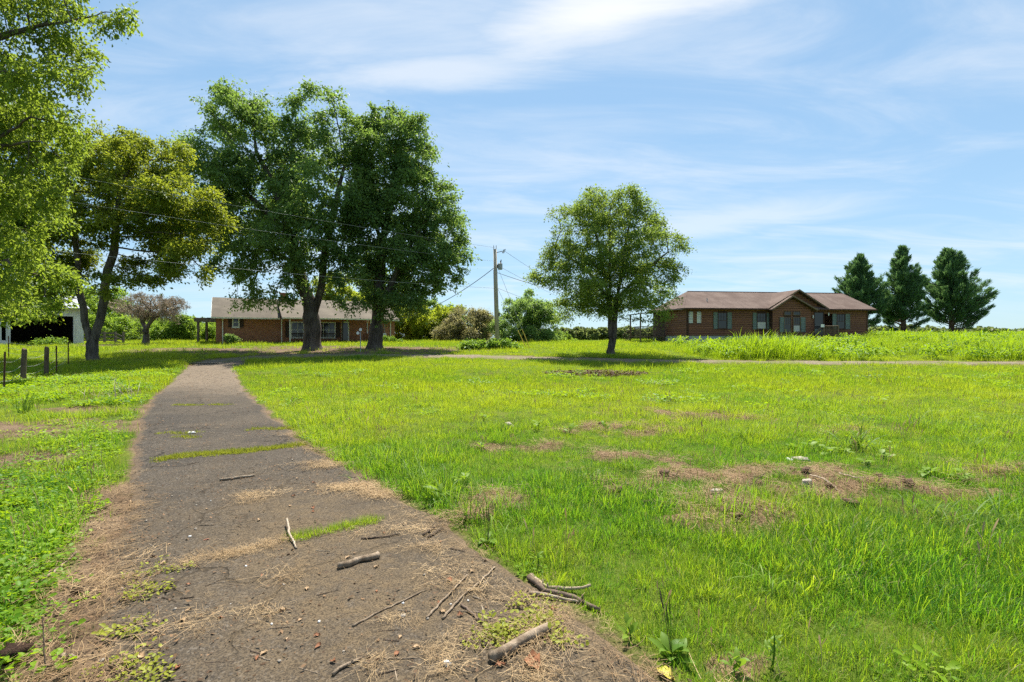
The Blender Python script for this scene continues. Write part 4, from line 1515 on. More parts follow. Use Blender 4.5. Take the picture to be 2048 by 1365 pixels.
# ------------------------------------------------------------------ building materials
t = NT("log_siding_stain")
o_ = t.coord("Object")
wn_ = t.n.new("ShaderNodeObjectInfo").outputs["Random"]
g1 = t.noise(t.mapping(o_, (.6, 1, 14)), 3, 5, .6)
c = t.mix(t.ramp(g1, .3, .7), (.15, .062, .034), (.25, .112, .062))
c = t.mix(t.ramp(wn_, 0, 1, 0, .45), c, (.105, .050, .034))
M['siding'] = t.done(t.principled(c, .7, .25, t.bump(g1, .3, .01)))
M['siding_trim'] = simple_mat("dark_brown_trim", (.075, .040, .028), .7, .2, .3, 3)
t = NT("brown_shingle")
o_ = t.coord("Object")
a1 = t.noise(o_, .7, 4, .6)
a2 = t.noise(t.mapping(o_, (1, 1, 1)), 9, 4, .7)
a3 = t.noise(t.mapping(o_, (3.0, .25, .25)), 1.0, 4, .6)
c = t.mix(t.ramp(a1, .3, .7), (.115, .078, .062), (.185, .135, .110))
c = t.mix(t.ramp(a2, .35, .7, 0, .6), c, (.075, .050, .042))
c = t.mix(t.ramp(a3, .5, .75, 0, .5), c, (.085, .062, .052))
M['shingle'] = t.done(t.principled(c, .92, .15, t.bump(a2, .6, .02)))
t = NT("grey_tan_shingle")
o_ = t.coord("Object")
a1 = t.noise(o_, .6, 4, .6)
a2 = t.noise(o_, 9, 4, .7)
c = t.mix(t.ramp(a1, .3, .7), (.125, .107, .082), (.195, .165, .125))
c = t.mix(t.ramp(a2, .35, .7, 0, .55), c, (.09, .072, .06))
M['shingle_tan'] = t.done(t.principled(c, .92, .15, t.bump(a2, .6, .02)))
t = NT("red_brick")
o_ = t.coord("Object")
sxyz = t.n.new("ShaderNodeSeparateXYZ")
t.l.new(o_, sxyz.inputs[0])
cmb = t.n.new("ShaderNodeCombineXYZ")
t.l.new(t.math('ADD', sxyz.outputs[0], sxyz.outputs[1]), cmb.inputs[0])
t.l.new(sxyz.outputs[2], cmb.inputs[1])
br = t.n.new("ShaderNodeTexBrick")
t.l.new(cmb.outputs[0], br.inputs["Vector"])
br.inputs["Color1"].default_value = (.31, .105, .055, 1)
br.inputs["Color2"].default_value = (.43, .175, .095, 1)
br.inputs["Mortar"].default_value = (.33, .25, .19, 1)
br.inputs["Scale"].default_value = 1.0
br.inputs["Brick Width"].default_value = .21
br.inputs["Row Height"].default_value = .075
br.inputs["Mortar Size"].default_value = .008
br.inputs["Bias"].default_value = -.1
c = t.mix(t.ramp(t.noise(o_, 1.1, 4, .6), .35, .7, 0, .5), br.outputs["Color"], (.24, .09, .055))
M['brick'] = t.done(t.principled(c, .9, .15, t.bump(br.outputs["Fac"], -.4, .01)))
M['white_trim'] = simple_mat("white_trim_paint", (.72, .70, .64), .5, .35, .12, 2.5)
M['barn_white'] = simple_mat("weathered_white_paint", (.66, .66, .63), .75, .2, .22, 1.6, stretch=(6, 6, .7))
M['dark_wood'] = simple_mat("dark_stained_wood", (.045, .028, .022), .75, .2, .3, 5)
M['red_wood'] = simple_mat("dark_red_deck_wood", (.10, .038, .028), .75, .2, .3, 5)
M['deck_wood'] = simple_mat("weathered_deck_wood", (.16, .115, .075), .85, .15, .35, 6, stretch=(1, 1, .3))
M['grey_wood'] = simple_mat("weathered_grey_wood", (.15, .125, .10), .9, .1, .4, 7, bump=.4, stretch=(1, 1, .25))
M['post_wood'] = simple_mat("fence_post_wood", (.13, .095, .07), .9, .1, .45, 9, bump=.6, stretch=(1, 1, .2))
M['shutter'] = simple_mat("sage_green_shutter", (.13, .165, .14), .6, .3, .15, 3)
M['shutter_dark'] = simple_mat("dark_brown_shutter", (.06, .036, .028), .6, .3, .2, 3)
M['concrete'] = simple_mat("foundation_concrete", (.38, .40, .37), .85, .15, .18, 3, bump=.2)
M['rust'] = simple_mat("rusty_steel", (.11, .055, .038), .75, .3, .4, 12)
M['wire'] = simple_mat("galvanised_wire", (.32, .32, .31), .45, .5, .1, 4, metal=.6)
M['cable'] = simple_mat("weathered_cable", (.10, .10, .10), .6, .3, .1, 4)
M['cable_pale'] = simple_mat("bare_aluminium_line", (.30, .30, .29), .5, .4, .1, 4)
M['pole'] = simple_mat("weathered_pole_wood", (.40, .35, .28), .9, .1, .3, 6, bump=.4, stretch=(1, 1, .12))
M['grey_metal'] = simple_mat("grey_enamel_metal", (.33, .35, .36), .5, .4, .1, 5)
M['dark_metal'] = simple_mat("dark_metal", (.03, .03, .032), .5, .4, .1, 5)
M['yellow'] = simple_mat("yellow_plastic_guard", (.55, .38, .05), .5, .35, .15, 5)
M['interior'] = simple_mat("dim_barn_boards", (.05, .042, .035), .95, .05, .3, 3)
M['curtain'] = simple_mat("pale_blind", (.48, .47, .42), .8, .2, .1, 8)
t = NT("window_glass")
M['glass'] = t.done(t.principled((.012, .016, .017), .06, .5))
M['glass_block'] = simple_mat("glass_block", (.30, .36, .33), .15, .5, .3, 14)
M['paper'] = simple_mat("white_paper", (.78, .77, .73), .7, .2, .06, 5)


class Facade:
    """a wall line: u along the wall, y inwards, z up from the house's base"""

    def __init__(self, ox, oy, ang, zb):
        self.o, self.a, self.zb = (ox, oy), ang, zb
        self.c, self.s = math.cos(ang), math.sin(ang)

    def uz(self, px, py, yo=0.0):
        dx = (px - 1024) / F
        ox, oy = self.o[0] - self.s * yo, self.o[1] + self.c * yo
        # t*(dx,1) = (ox,oy) + u*(c,s)
        u = (dx * oy - ox) / (self.c - dx * self.s)
        d = oy + u * self.s
        return u, EYE - (py - 675) / F * d - self.zb

    def u(self, px, yo=0.0):
        return self.uz(px, 675, yo)[0]

    def z(self, px, py, yo=0.0):
        return self.uz(px, py, yo)[1]


def window(root, x0, x1, z0, z1, y, frame, cols=1, rows=2, name="window", fw=.06, glass='glass', sill=True, munt=0, blind=False):
    """a framed window on a wall whose face is at y; panes set back inside the frame"""
    m = MB()
    yf = y - .055
    m.box(x0, x1, yf, y + .02, z1 - fw, z1).box(x0, x1, yf, y + .02, z0, z0 + fw)
    m.box(x0, x0 + fw, yf, y + .02, z0 + fw, z1 - fw).box(x1 - fw, x1, yf, y + .02, z0 + fw, z1 - fw)
    ix0, ix1, iz0, iz1 = x0 + fw, x1 - fw, z0 + fw, z1 - fw
    cw, rh = (ix1 - ix0) / cols, (iz1 - iz0) / rows
    for k in range(1, cols):
        m.box(ix0 + k * cw - .02, ix0 + k * cw + .02, yf + .008, y + .015, iz0, iz1)
    for k in range(1, rows):
        m.box(ix0, ix1, yf + .012, y + .013, iz0 + k * rh - .02, iz0 + k * rh + .02)
    w = m.build(name, frame, root)
    for a_ in range(cols):
        for b_ in range(rows):
            MB().box(ix0 + a_ * cw, ix0 + (a_ + 1) * cw, y - .022 + .006 * b_, y + .01, iz0 + b_ * rh, iz0 + (b_ + 1) * rh).build("pane", M[glass], w)
    if munt:
        g = MB()
        for k in range(1, munt):
            xx_ = ix0 + (ix1 - ix0) * k / munt
            g.box(xx_ - .009, xx_ + .009, y - .034, y - .022, iz0 + rh * (rows - 1), iz1)
        zz_ = iz0 + rh * (rows - .5)
        g.box(ix0, ix1, y - .033, y - .0215, zz_ - .009, zz_ + .009)
        g.build("muntin", frame, w)
    if blind:
        MB().box(ix0 + .02, ix1 - .02, y - .026, y - .0225, iz0 + .02, iz0 + rh * .85).build("blind", M['curtain'], w)
    if sill:
        MB().box(x0 - .05, x1 + .05, y - .09, y + .02, z0 - .05, z0 - .002).build("sill", frame, w)
    return w


def shutter(root, x0, x1, z0, z1, y, mat):
    m = MB()
    m.box(x0, x1, y - .03, y + .01, z0, z1)
    n = 7
    for k in range(n):
        a_ = z0 + .06 + (z1 - z0 - .12) * k / n
        h_ = (z1 - z0 - .12) / n
        if k == n // 2:
            continue
        m.prism([(x0 + .05, y - .03, a_ + .01), (x0 + .05, y - .052, a_ + .02), (x0 + .05, y - .03, a_ + h_ - .01)], (x1 - x0 - .1, 0, 0))
    m.box(x0, x0 + .045, y - .05, y - .03, z0, z1).box(x1 - .045, x1, y - .05, y - .03, z0, z1)
    return m.build("shutter", mat, root)


_board_cache = {}


def siding_board(root, x0, x1, z, h, y, axis='x', xc=0.0):
    """one rounded log-profile board; alike boards share one mesh and are stretched to length"""
    key = (round(h, 3),)
    if key not in _board_cache:
        m = MB()
        prof = [(0, 0.0, 0), (0, -.02, .006), (0, -.034, h * .12), (0, -.040, h * .45), (0, -.036, h * .78), (0, -.004, h * .96), (0, 0.0, h * .97)]
        m.prism(prof, (1, 0, 0))
        me = bpy.data.meshes.new("siding_board")
        me.from_pydata(m.v, [], m.f)
        me.materials.append(M['siding'])
        _board_cache[key] = me
    o = link("siding_board", _board_cache[key], None, root)
    if axis == 'x':
        o.location = (x0, y, z)
        o.scale = (x1 - x0, 1, 1)
    else:   # along y on a wall facing -x (xc is the wall's x)
        o.location = (xc, x1, z)
        o.rotation_euler = (0, 0, -math.pi / 2)
        o.scale = (x1 - x0, 1, 1)
    return o


def clad(root, x0, x1, z0, z1, y, holes, h=.213):
    """courses of boards on a wall, cut at openings"""
    n = int(round((z1 - z0) / h))
    h = (z1 - z0) / n
    for k in range(n):
        za = z0 + k * h
        cuts = sorted([(a_, b_) for (a_, b_, c_, d_) in holes if c_ < za + h - .02 and d_ > za + .02])
        p0 = x0
        for a_, b_ in cuts:
            if a_ - p0 > .04:
                siding_board(root, p0, a_, za, h, y)
            p0 = max(p0, b_)
        if x1 - p0 > .04:
            siding_board(root, p0, x1, za, h, y)


def slab(m, quad, th=.11):
    """roof slope: a polygon with thickness below it"""
    m.prism(quad, (0, 0, -th))


def railing(root, pts, z0, z1, mat, gap=.13, post=.05, part="railing"):
    """rails and separate balusters between two points (local x,y); z0/z1 may differ at each end"""
    (xa, ya), (xb, yb) = pts
    za0, zb0 = z0 if isinstance(z0, tuple) else (z0, z0)
    hh = z1
    L = math.hypot(xb - xa, yb - ya)
    m = MB()
    m.tube([(xa, ya, za0 + hh), (xb, yb, zb0 + hh)], post * .7, 4)
    m.tube([(xa, ya, za0 + .10), (xb, yb, zb0 + .10)], post * .55, 4)
    rl = m.build(part, mat, root)
    n = int(L / gap)
    me = None
    for k in range(1, n):
        f = k / n
        x_, y_, z_ = xa + (xb - xa) * f, ya + (yb - ya) * f, za0 + (zb0 - za0) * f
        if me is None:
            bm_ = MB().box(-.016, .016, -.016, .016, .09, hh)
            o = bm_.build("baluster", mat, rl)
            me = o.data
        else:
            o = link("baluster", me, None, rl)
        o.location = (x_, y_, z_)
    return rl


# ------------------------------------------------------------------ the log-sided house
FR = Facade(16.0, 47.0, R(7.6), 1.0)
HR = tag(empty("log_sided_house", (16.0, 47.0, 1.0), R(7.6)), "single-storey brown log-sided house with front gables and green shutters", "house")
LEN, DEP, ZB, ZE, ZR = 18.5, 7.6, .84, 3.36, 5.28
m = MB()
m.box(0.02, LEN, .0, DEP, ZB - .005, ZE)
m.build("wall", M['siding_trim'], HR)
m = MB()
m.box(.03, LEN - .02, .03, DEP - .03, -1.2, ZB - .006)
m.build("foundation", M['concrete'], HR)
bu0, bu1, by = FR.u(1545, -.6), FR.u(1621, -.6), -.6
wins = []


def rwin(pxa, pxb, pya, pyb, yo=0.0):
    a_, b_ = FR.u(pxa, yo), FR.u(pxb, yo)
    pm = (pxa + pxb) / 2
    return a_, b_, FR.z(pm, pyb, yo), FR.z(pm, pya, yo)


holes = []
for (pa, pb, ya, yb) in ((1376.5, 1384.8, 624, 646.5), (1393.3, 1401.3, 624, 646.5)):
    a_, b_, z0, z1 = rwin(pa, pb, ya, yb)
    window(HR, a_, b_, z0, z1, -.03, M['white_trim'], 3, 6, "glass_block_window", .035, 'glass_block', False)
    holes.append((a_, b_, z0, z1))
for (pa, pb, ya, yb, sl, sr, bl) in ((1434.7, 1453.3, 625.5, 658, 1426, 1462.5, False), (1512.8, 1531.8, 626.5, 659, 1504.5, 1540.5, True), (1672, 1689, 628.5, 658.5, 1663.5, 1698.5, False)):
    a_, b_, z0, z1 = rwin(pa, pb, ya, yb)
    window(HR, a_, b_, z0, z1, -.045, M['siding_trim'], 1, 2, "window", .055, 'glass', True, 3, bl)
    la, lb2 = FR.u(sl), FR.u(sr)
    shutter(HR, la, a_ - .03, z0 - .02, z1 + .02, -.055, M['shutter'])
    shutter(HR, b_ + .03, lb2, z0 - .02, z1 + .02, -.055, M['shutter'])
    holes.append((a_, b_, z0, z1))
da, db = FR.u(1628.5), FR.u(1646)
dz0, dz1 = ZB + .03, FR.z(1637, 626)
holes.append((da - .08, db + .08, ZB - .1, dz1 + .08))
clad(HR, 0, bu0 + .04, ZB, ZE, .0, holes)
clad(HR, bu1 - .04, LEN, ZB, ZE, .0, holes)
# front door
m = MB()
m.box(da - .08, da, -.06, .02, dz0, dz1 + .08).box(db, db + .08, -.06, .02, dz0, dz1 + .08).box(da, db, -.06, .02, dz1, dz1 + .08)
dr_ = m.build("door", M['siding_trim'], HR)
MB().box(da, db, -.02, .015, dz0, dz1).build("storm_pane", M['glass'], dr_)
MB().box(da + .03, db - .03, -.03, -.021, dz0 + .05, dz0 + .6).build("kick_panel", M['shutter'], dr_)
MB().tube([(da + .1, -.05, dz0 + .95), (da + .1, -.05, dz0 + 1.1)], .015, 6).build("handle", M['grey_metal'], dr_)
# bump-out with paired windows under the front gable
m = MB()
m.box(bu0, bu1, by + .02, -.06, ZB - .01, ZE)
m.build("bay_wall", M['siding_trim'], HR)
MB().box(bu0 + .02, bu1 - .02, by + .05, -.06, -1.0, ZB - .012).build("bay_foundation", M['concrete'], HR)
bh = []
for (pa, pb) in ((1567.2, 1581.2), (1585.2, 1599.6)):
    for (ya, yb, rows) in ((623.8, 631.2, 1), (635, 664.8, 2)):
        a_, b_, z0, z1 = rwin(pa, pb, ya, yb, by)
        window(HR, a_, b_, z0, z1, by - .045, M['deck_wood'], 1, rows, "window" if rows == 2 else "transom_window", .05, 'glass', rows == 2, 3 if rows == 2 else 0, pa > 1580 and rows == 2)
        bh.append((a_, b_, z0, z1))
for (pa, pb) in ((1558.5, 1566.6), (1600.4, 1609.5)):
    a_, b_, z0, z1 = rwin(pa, pb, 635, 665, by)
    shutter(HR, a_, b_, z0, z1, by - .055, M['shutter'])
clad(HR, bu0, bu1, ZB, ZE, by + .02, bh)
# gables: boards step in towards the peak
def gable(u0, u1, up_, zp, y, z0, depth, fas):
    m_ = MB()
    m_.prism([(u0 + .3, y + .03, z0), (u1 - .3, y + .03, z0), (up_, y + .03, zp - .16)], (0, depth, 0))
    m_.build("gable_wall", M['siding_trim'], HR)
    z = z0
    while z < zp - .35:
        f0 = (z + .213 - z0) / (zp - z0)
        a_, b_ = u0 + (up_ - u0) * f0 + .1, u1 - (u1 - up_) * f0 - .1
        if b_ - a_ > .12:
            siding_board(HR, a_, b_, z, .21, y + .03)
        z += .213
    r_m = MB()
    yf = y - .38
    slab(r_m, [(u0 - .12, yf, z0 - .10), (up_, yf, zp), (up_, y + depth + 1.2, zp), (u0 - .12, y + depth + 1.2, z0 - .10)], .10)
    slab(r_m, [(up_ + .003, yf, zp), (u1 + .12, yf, z0 - .10), (u1 + .12, y + depth + 1.2, z0 - .10), (up_ + .003, y + depth + 1.2, zp)], .10)
    g_ = r_m.build("gable_roof", M['shingle'], HR)
    f_m = MB()
    f_m.prism([(u0 - .12, yf - .03, z0 - .22), (up_, yf - .03, zp - .12), (up_, yf - .03, zp + .03), (u0 - .12, yf - .03, z0 - .07)], (0, .028, 0))
    f_m.prism([(up_ + .004, yf - .03, zp - .12), (u1 + .12, yf - .03, z0 - .22), (u1 + .12, yf - .03, z0 - .07), (up_ + .004, yf - .03, zp + .03)], (0, .028, 0))
    f_m.build("fascia", fas, g_)


gable(FR.u(1537, -.4) + .1, FR.u(1655, -.4), FR.u(1598, -.4), FR.z(1598, 579.5, -.4), -.05, ZE + .14, 3.0, M['deck_wood'])
gable(FR.u(1547, -1.), FR.u(1633, -1.), FR.u(1586.5, -1.), FR.z(1586.5, 591.5, -1.0), by, ZE + .02, 2.2, M['deck_wood'])
# main roof, hipped at the porch end
m = MB()
e0, e1, zo = -.45, LEN + .5, ZE + .02
slab(m, [(e0, -.5, zo), (e1, -.5, zo), (e1, DEP / 2, ZR), (2.0, DEP / 2, ZR)], .12)
slab(m, [(e1, DEP + .5, zo), (e0, DEP + .5, zo), (2.0, DEP / 2 + .003, ZR), (e1, DEP / 2 + .003, ZR)], .12)
slab(m, [(e0 - .004, DEP + .49, zo), (e0 - .004, -.49, zo), (1.99, DEP / 2, ZR - .002)], .12)
rf = m.build("roof", M['shingle'], HR)
MB().box(e0, FR.u(1537, -.5), -.62, -.505, zo - .13, zo - .01).build("gutter", M['siding_trim'], rf)
MB().box(FR.u(1640, -.5), e1, -.62, -.505, zo - .13, zo - .01).build("gutter", M['siding_trim'], rf)
MB().box(2.0, e1, DEP / 2 - .09, DEP / 2 + .09, ZR - .03, ZR + .025).build("ridge_cap", M['siding_trim'], rf)
vu = FR.u(1415, 1.0)
MB().tube([(vu, 1.1, ZE + .6), (vu, 1.1, ZE + 1.02)], .05, 8).build("vent_pipe", M['grey_metal'], rf)
MB().prism([(LEN - .02, .02, ZE), (LEN - .02, DEP - .02, ZE), (LEN - .02, DEP / 2, ZR - .15)], (-.1, 0, 0)).build("end_gable", M['siding'], HR)
for u_ in (.06, LEN - .08):
    MB().box(u_ - .06, u_ + .06, -.075, .02, ZB - .3, ZE).build("corner_board", M['siding_trim'], HR)
MB().tube([(.14, -.56, ZE - .1), (.14, -.12, ZE - .3), (.14, -.12, .1)], .04, 6).build("downspout", M['siding_trim'], HR)
# side wall facing the lone tree, and the recessed porch behind it
nS = 12
hS = (ZE - ZB) / nS
for k in range(nS):
    siding_board(HR, .02, 4.6, ZB + k * hS, hS, 0, 'y', .02)
sd = MB()
sd.box(-2.7, -.03, 4.4, 7.4, ZB - .14, ZB)
deck = sd.build("side_deck", M['deck_wood'], HR)
me = None
for (x_, y_) in ((-2.6, 4.5), (-2.6, 7.3), (-.25, 4.5)):
    MB().box(x_ - .06, x_ + .06, y_ - .06, y_ + .06, -.6, ZE - .3 if x_ < -2 else ZB + .95).build("post", M['deck_wood'], deck)
railing(deck, ((-2.55, 4.45), (-.3, 4.45)), ZB, .92, M['deck_wood'])
railing(deck, ((-2.65, 4.55), (-2.65, 6.2)), ZB, .92, M['deck_wood'])
for k in range(4):
    MB().box(-2.95 - .28 * k, -2.68 - .28 * k, 6.2, 7.3, ZB - .2 * (k + 1) - .04, ZB - .2 * (k + 1)).build("step", M['deck_wood'], deck)
railing(deck, ((-2.7, 6.15), (-3.9, 6.15)), (ZB, ZB - .85), .9, M['deck_wood'], .15)
pr = MB()
slab(pr, [(-2.9, 4.0, ZE - .28), (-2.9, 7.8, ZE - .28), (-.46, 7.8, ZE + .0), (-.46, 4.0, ZE + .0)], .1)
pr.build("porch_roof", M['shingle'], HR)
# front steps and landing
la, lb2 = FR.u(1645, -1.6), FR.u(1676, -1.6)
fd = MB().box(la, lb2, -1.75, -.08, ZB - .12, ZB - .02).build("front_landing", M['deck_wood'], HR)
for (x_, y_) in ((la + .06, -1.68), (lb2 - .06, -1.68), (lb2 - .06, -.2)):
    MB().box(x_ - .05, x_ + .05, y_ - .05, y_ + .05, -.6, ZB + .95).build("post", M['deck_wood'], fd)
railing(fd, ((la + .1, -1.7), (lb2 - .1, -1.7)), ZB - .02, .92, M['deck_wood'], .12)
railing(fd, ((lb2 - .05, -1.6), (lb2 - .05, -.25)), ZB - .02, .92, M['deck_wood'], .12)
for k in range(4):
    MB().box(la - .28 * (k + 1), la - .28 * k - .01, -1.7, -.6, ZB - .14 - .19 * (k + 1), ZB - .10 - .19 * (k + 1)).build("step", M['deck_wood'], fd)
railing(fd, ((la - .02, -1.72), (la - 1.25, -1.72)), (ZB - .02, ZB - .85), .92, M['deck_wood'], .13)
a_, z_ = FR.uz(1645, 652, -1.8)
MB().box(a_ - .16, a_ + .18, -1.80, -1.77, z_ - .13, z_ + .13).build("notice_board", M['paper'], fd)
for px, py in ((1624, 634), (1655, 629)):
    a_, z_ = FR.uz(px, py)
    MB().tube([(a_, -.13, z_ - .14), (a_, -.13, z_ + .06), (a_, -.13, z_ + .14)], [.05, .07, .03], 8).box(a_ - .03, a_ + .03, -.1, -.04, z_ - .03, z_ + .03).build("wall_lantern", M['paper'], HR)

# ------------------------------------------------------------------ the brick house
FL = Facade(-26.6, 46.0, R(29), 1.08)
HL = tag(empty("brick_house", (-26.6, 46.0, 1.08), R(29)), "long low red-brick house with a covered porch behind the big maples", "house")
LEN, DEP, ZE, ZR = 16.3, 7.0, 2.53, 4.45
ub, up0, up1 = FL.u(560), FL.u(580, -1.8), FL.u(742, -1.8)
m = MB()
m.box(0, LEN, 0, DEP, -1.5, ZE)
m.build("wall", M['brick'], HL)
m = MB()
m.prism([(0.003, .02, ZE + .002), (0.003, DEP - .02, ZE + .002), (0.003, DEP / 2, ZR - .15)], (.12, 0, 0))
m.prism([(LEN - .003, .02, ZE + .002), (LEN - .003, DEP - .02, ZE + .002), (LEN - .003, DEP / 2, ZR - .15)], (-.12, 0, 0))
m.build("gable_boards", M['grey_wood'], HL)
zo = ZE - .1
m = MB()
slab(m, [(-.35, -.45, zo), (ub, -.45, zo), (ub, DEP / 2, ZR), (-.35, DEP / 2, ZR)], .12)
slab(m, [(LEN + .35, DEP + .45, zo), (-.35, DEP + .45, zo), (-.35, DEP / 2 + .003, ZR), (LEN + .35, DEP / 2 + .003, ZR)], .12)
slab(m, [(up1 + .3, -.45, zo), (LEN + .35, -.45, zo), (LEN + .35, DEP / 2, ZR), (up1 + .3, DEP / 2, ZR)], .12)
slab(m, [(ub + .004, -1.95, zo + .02), (up1 + .296, -1.95, zo + .02), (up1 + .296, DEP / 2, ZR + .05), (ub + .004, DEP / 2, ZR + .05)], .12)
rf = m.build("roof", M['shingle_tan'], HL)
MB().prism([(ub + .02, -.42, zo + .05), (ub + .02, DEP / 2, ZR - .1), (ub + .02, -.42, zo + .02 + (ZR - zo) * 1.53 / 5.45 - .13)], (.06, 0, 0)).build("cheek_wall", M['dark_wood'], rf)
g = MB()
g.box(-.35, ub - .02, -.53, -.455, zo - .13, zo - .005)
g.build("gutter", M['white_trim'], rf)
MB().box(ub, up1 + .29, -2.03, -1.955, zo - .11, zo + .015).build("gutter", M['white_trim'], rf)
MB().box(up1 + .32, LEN + .35, -.53, -.455, zo - .13, zo - .005).build("gutter", M['white_trim'], rf)
fz = MB()
fz.prism([(-.37, -.46, zo - .13), (-.37, DEP / 2, ZR - .13), (-.37, DEP / 2, ZR + .01), (-.37, -.46, zo + .01)], (.018, 0, 0))
fz.build("rake_board", M['white_trim'], rf)
cu0, cu1 = FL.u(561.5, 3.4), FL.u(576.5, 3.4)
m = MB()
zt = FL.z(569, 589, 3.4)
m.box(cu0, cu1, 3.1, 3.9, ZR - .8, zt).box(cu0 - .06, cu1 + .06, 3.04, 3.96, zt, zt + .12)
ch = m.build("chimney", M['brick'], rf)
# little shuttered window
a_, b_ = FL.u(464.5), FL.u(479)
z0, z1 = FL.z(472, 655.5), FL.z(472, 634.5)
window(HL, a_, b_, z0, z1, -.005, M['white_trim'], 1, 2, "window", .09, 'glass', True, 0)
shutter(HL, FL.u(456.5), a_ - .03, z0, z1, -.005, M['shutter_dark'])
shutter(HL, b_ + .03, FL.u(487.5), z0, z1, -.005, M['shutter_dark'])
# picture windows behind the porch, door, dark shutters
for (pa, pb, cols) in ((582, 620, 3), (633, 671, 3)):
    a_, b_ = FL.u(pa), FL.u(pb)
    window(HL, a_, b_, .55, 2.12, -.005, M['white_trim'], cols, 2, "picture_window", .09, 'glass', True, 0)
shutter(HL, FL.u(571), FL.u(581), .6, 2.1, -.005, M['shutter_dark'])
shutter(HL, FL.u(672), FL.u(680), .6, 2.1, -.005, M['shutter_dark'])
a_, b_ = FL.u(683), FL.u(698)
m = MB()
m.box(a_, a_ + .12, -.06, .02, .2, 2.2).box(b_ - .12, b_, -.06, .02, .2, 2.2).box(a_ + .12, b_ - .12, -.06, .02, 2.08, 2.2)
dr_ = m.build("door", M['white_trim'], HL)
MB().box(a_ + .12, b_ - .12, -.03, .01, .2, 2.08).build("storm_pane", M['glass'], dr_)
MB().tube([(a_ + .2, -.06, 1.1), (a_ + .2, -.06, 1.25)], .015, 6).build("handle", M['grey_metal'], dr_)
# porch
pfl = MB().box(up0 - .1, FL.u(698, -1.8), -1.8, -.02, -1.2, .18).build("porch_floor", M['brick'], HL)
for px in (580, 742):
    u_ = FL.u(px, -1.8)
    MB().box(u_ - .055, u_ + .055, -1.85, -1.74, -1.2 if px > 700 else .18, zo - .1).build("porch_post", M['white_trim'], HL)
for px in (641, 685):
    u_ = FL.u(px, -1.8)
    MB().box(u_ - .05, u_ + .05, -1.84, -1.74, .18, zo - .1).build("porch_post", M['dark_wood'], HL)
railing(HL, ((up0 + .1, -1.78), (FL.u(641, -1.8) - .06, -1.78)), .18, .8, M['dark_wood'], .14)
railing(HL, ((FL.u(641, -1.8) + .06, -1.78), (FL.u(685, -1.8) - .06, -1.78)), .18, .8, M['dark_wood'], .14)
s0, s1 = FL.u(700, -1.9), FL.u(736, -1.9)
dk = MB().box(s0, s1, -1.75, -.02, -.02, .1).build("porch_deck", M['red_wood'], HL)
for k in range(3):
    MB().box(s0 - .1, s0 + 1.3, -2.05 - .28 * k, -1.78 - .28 * k, -.1 - .17 * k, -.06 - .17 * k).build("step", M['red_wood'], dk)
railing(dk, ((s0 + 1.35, -1.8), (s1 - .05, -1.8)), .1, .85, M['red_wood'], .12)
for x_ in (s0 + 1.35, s1 - .05):
    MB().box(x_ - .045, x_ + .045, -1.84, -1.75, -1.0, 1.0).build("post", M['red_wood'], dk)
MB().box(s0, s1, -1.72, -1.68, -1.0, -.025).build("skirt_board", M['red_wood'], dk)
for px in (445.5, 563.5, 735.5, 782):
    u_ = FL.u(px, -.3)
    y_ = -.1 if px != 563.5 else -.25
    MB().tube([(u_, -.46, zo - .1), (u_, y_, zo - .35), (u_, y_, -.3)], .045, 6).build("downspout", M['white_trim'], HL)
a_, z_ = FL.uz(768.5, 672)
mt = MB().box(a_ - .17, a_ + .17, -.16, .01, z_ - .26, z_ + .26).build("meter_box", M['paper'], HL)
MB().tube([(a_, -.08, z_ + .27), (a_, -.08, ZE - .2)], .03, 6).build("conduit", M['grey_metal'], mt)
MB().tube([(a_, -.2, z_ + .05), (a_, -.16, z_ + .05)], .08, 10).build("dial", M['glass'], mt)
for (px, py) in ((735, 663), (668, 664)):
    pass
# timber pergola off the gable end
pg = tag(empty("pergola", at(396, 690, 47)), "weathered timber beam on a post joined to the brick house's gable end", "pergola")
pg.location = (-28.8, 47.0, float(ground_z(-28.8, 47.0)))
bz = EYE + 31 * 47 / F - pg.location.z
MB().box(-.08, .08, -.08, .08, -.1, bz).build("post", M['grey_wood'], pg)
MB().box(-.32, 1.95, -.10, .10, bz, bz + .26).build("beam", M['grey_wood'], pg)
MB().box(-.32, 1.95, 1.2, 1.4, bz, bz + .26).build("beam", M['grey_wood'], pg)
MB().box(-.08, .08, 1.22, 1.38, -.1, bz).build("post", M['grey_wood'], pg)
for k in range(4):
    MB().box(-.25 + .6 * k, -.17 + .6 * k, -.25, 1.6, bz + .262, bz + .38).build("rafter", M['grey_wood'], pg)

# ------------------------------------------------------------------ white barn
BW, BA = 9.0, R(50)
FB = Facade(-38.9 - BW * math.cos(BA), 46.5 - BW * math.sin(BA), BA, 0.0)
gz = float(ground_z(-41, 44)) - .10
FB.zb = gz
BN = tag(empty("white_barn", (FB.o[0], FB.o[1], gz), BA), "white board barn with a wide dark open doorway", "barn")
W = BW
top = FB.z(150, 617)
o0, o1 = FB.u(21), FB.u(147)
oz = FB.z(90, 632)
p0, p1 = FB.u(3), FB.u(12)
m = MB()
m.box(0, p0, 0, .15, -.3, top).box(p0, p1, 0, .15, -.3, .5).box(p0, p1, 0, .15, 2.0, top).box(p1, o0, 0, .15, -.3, top)
m.box(o0, o1, 0, .15, oz, top).box(o1, W, 0, .15, -.3, top)
m.box(W - .15, W, .152, 9, -.3, top).box(0, .15, .152, 9, -.3, top).box(.152, W - .152, 8.85, 9, -.3, top)
m.build("wall", M['barn_white'], BN)
MB().box(.16, W - .16, 1.2, 8.84, -.25, .03).build("floor", M['interior'], BN)
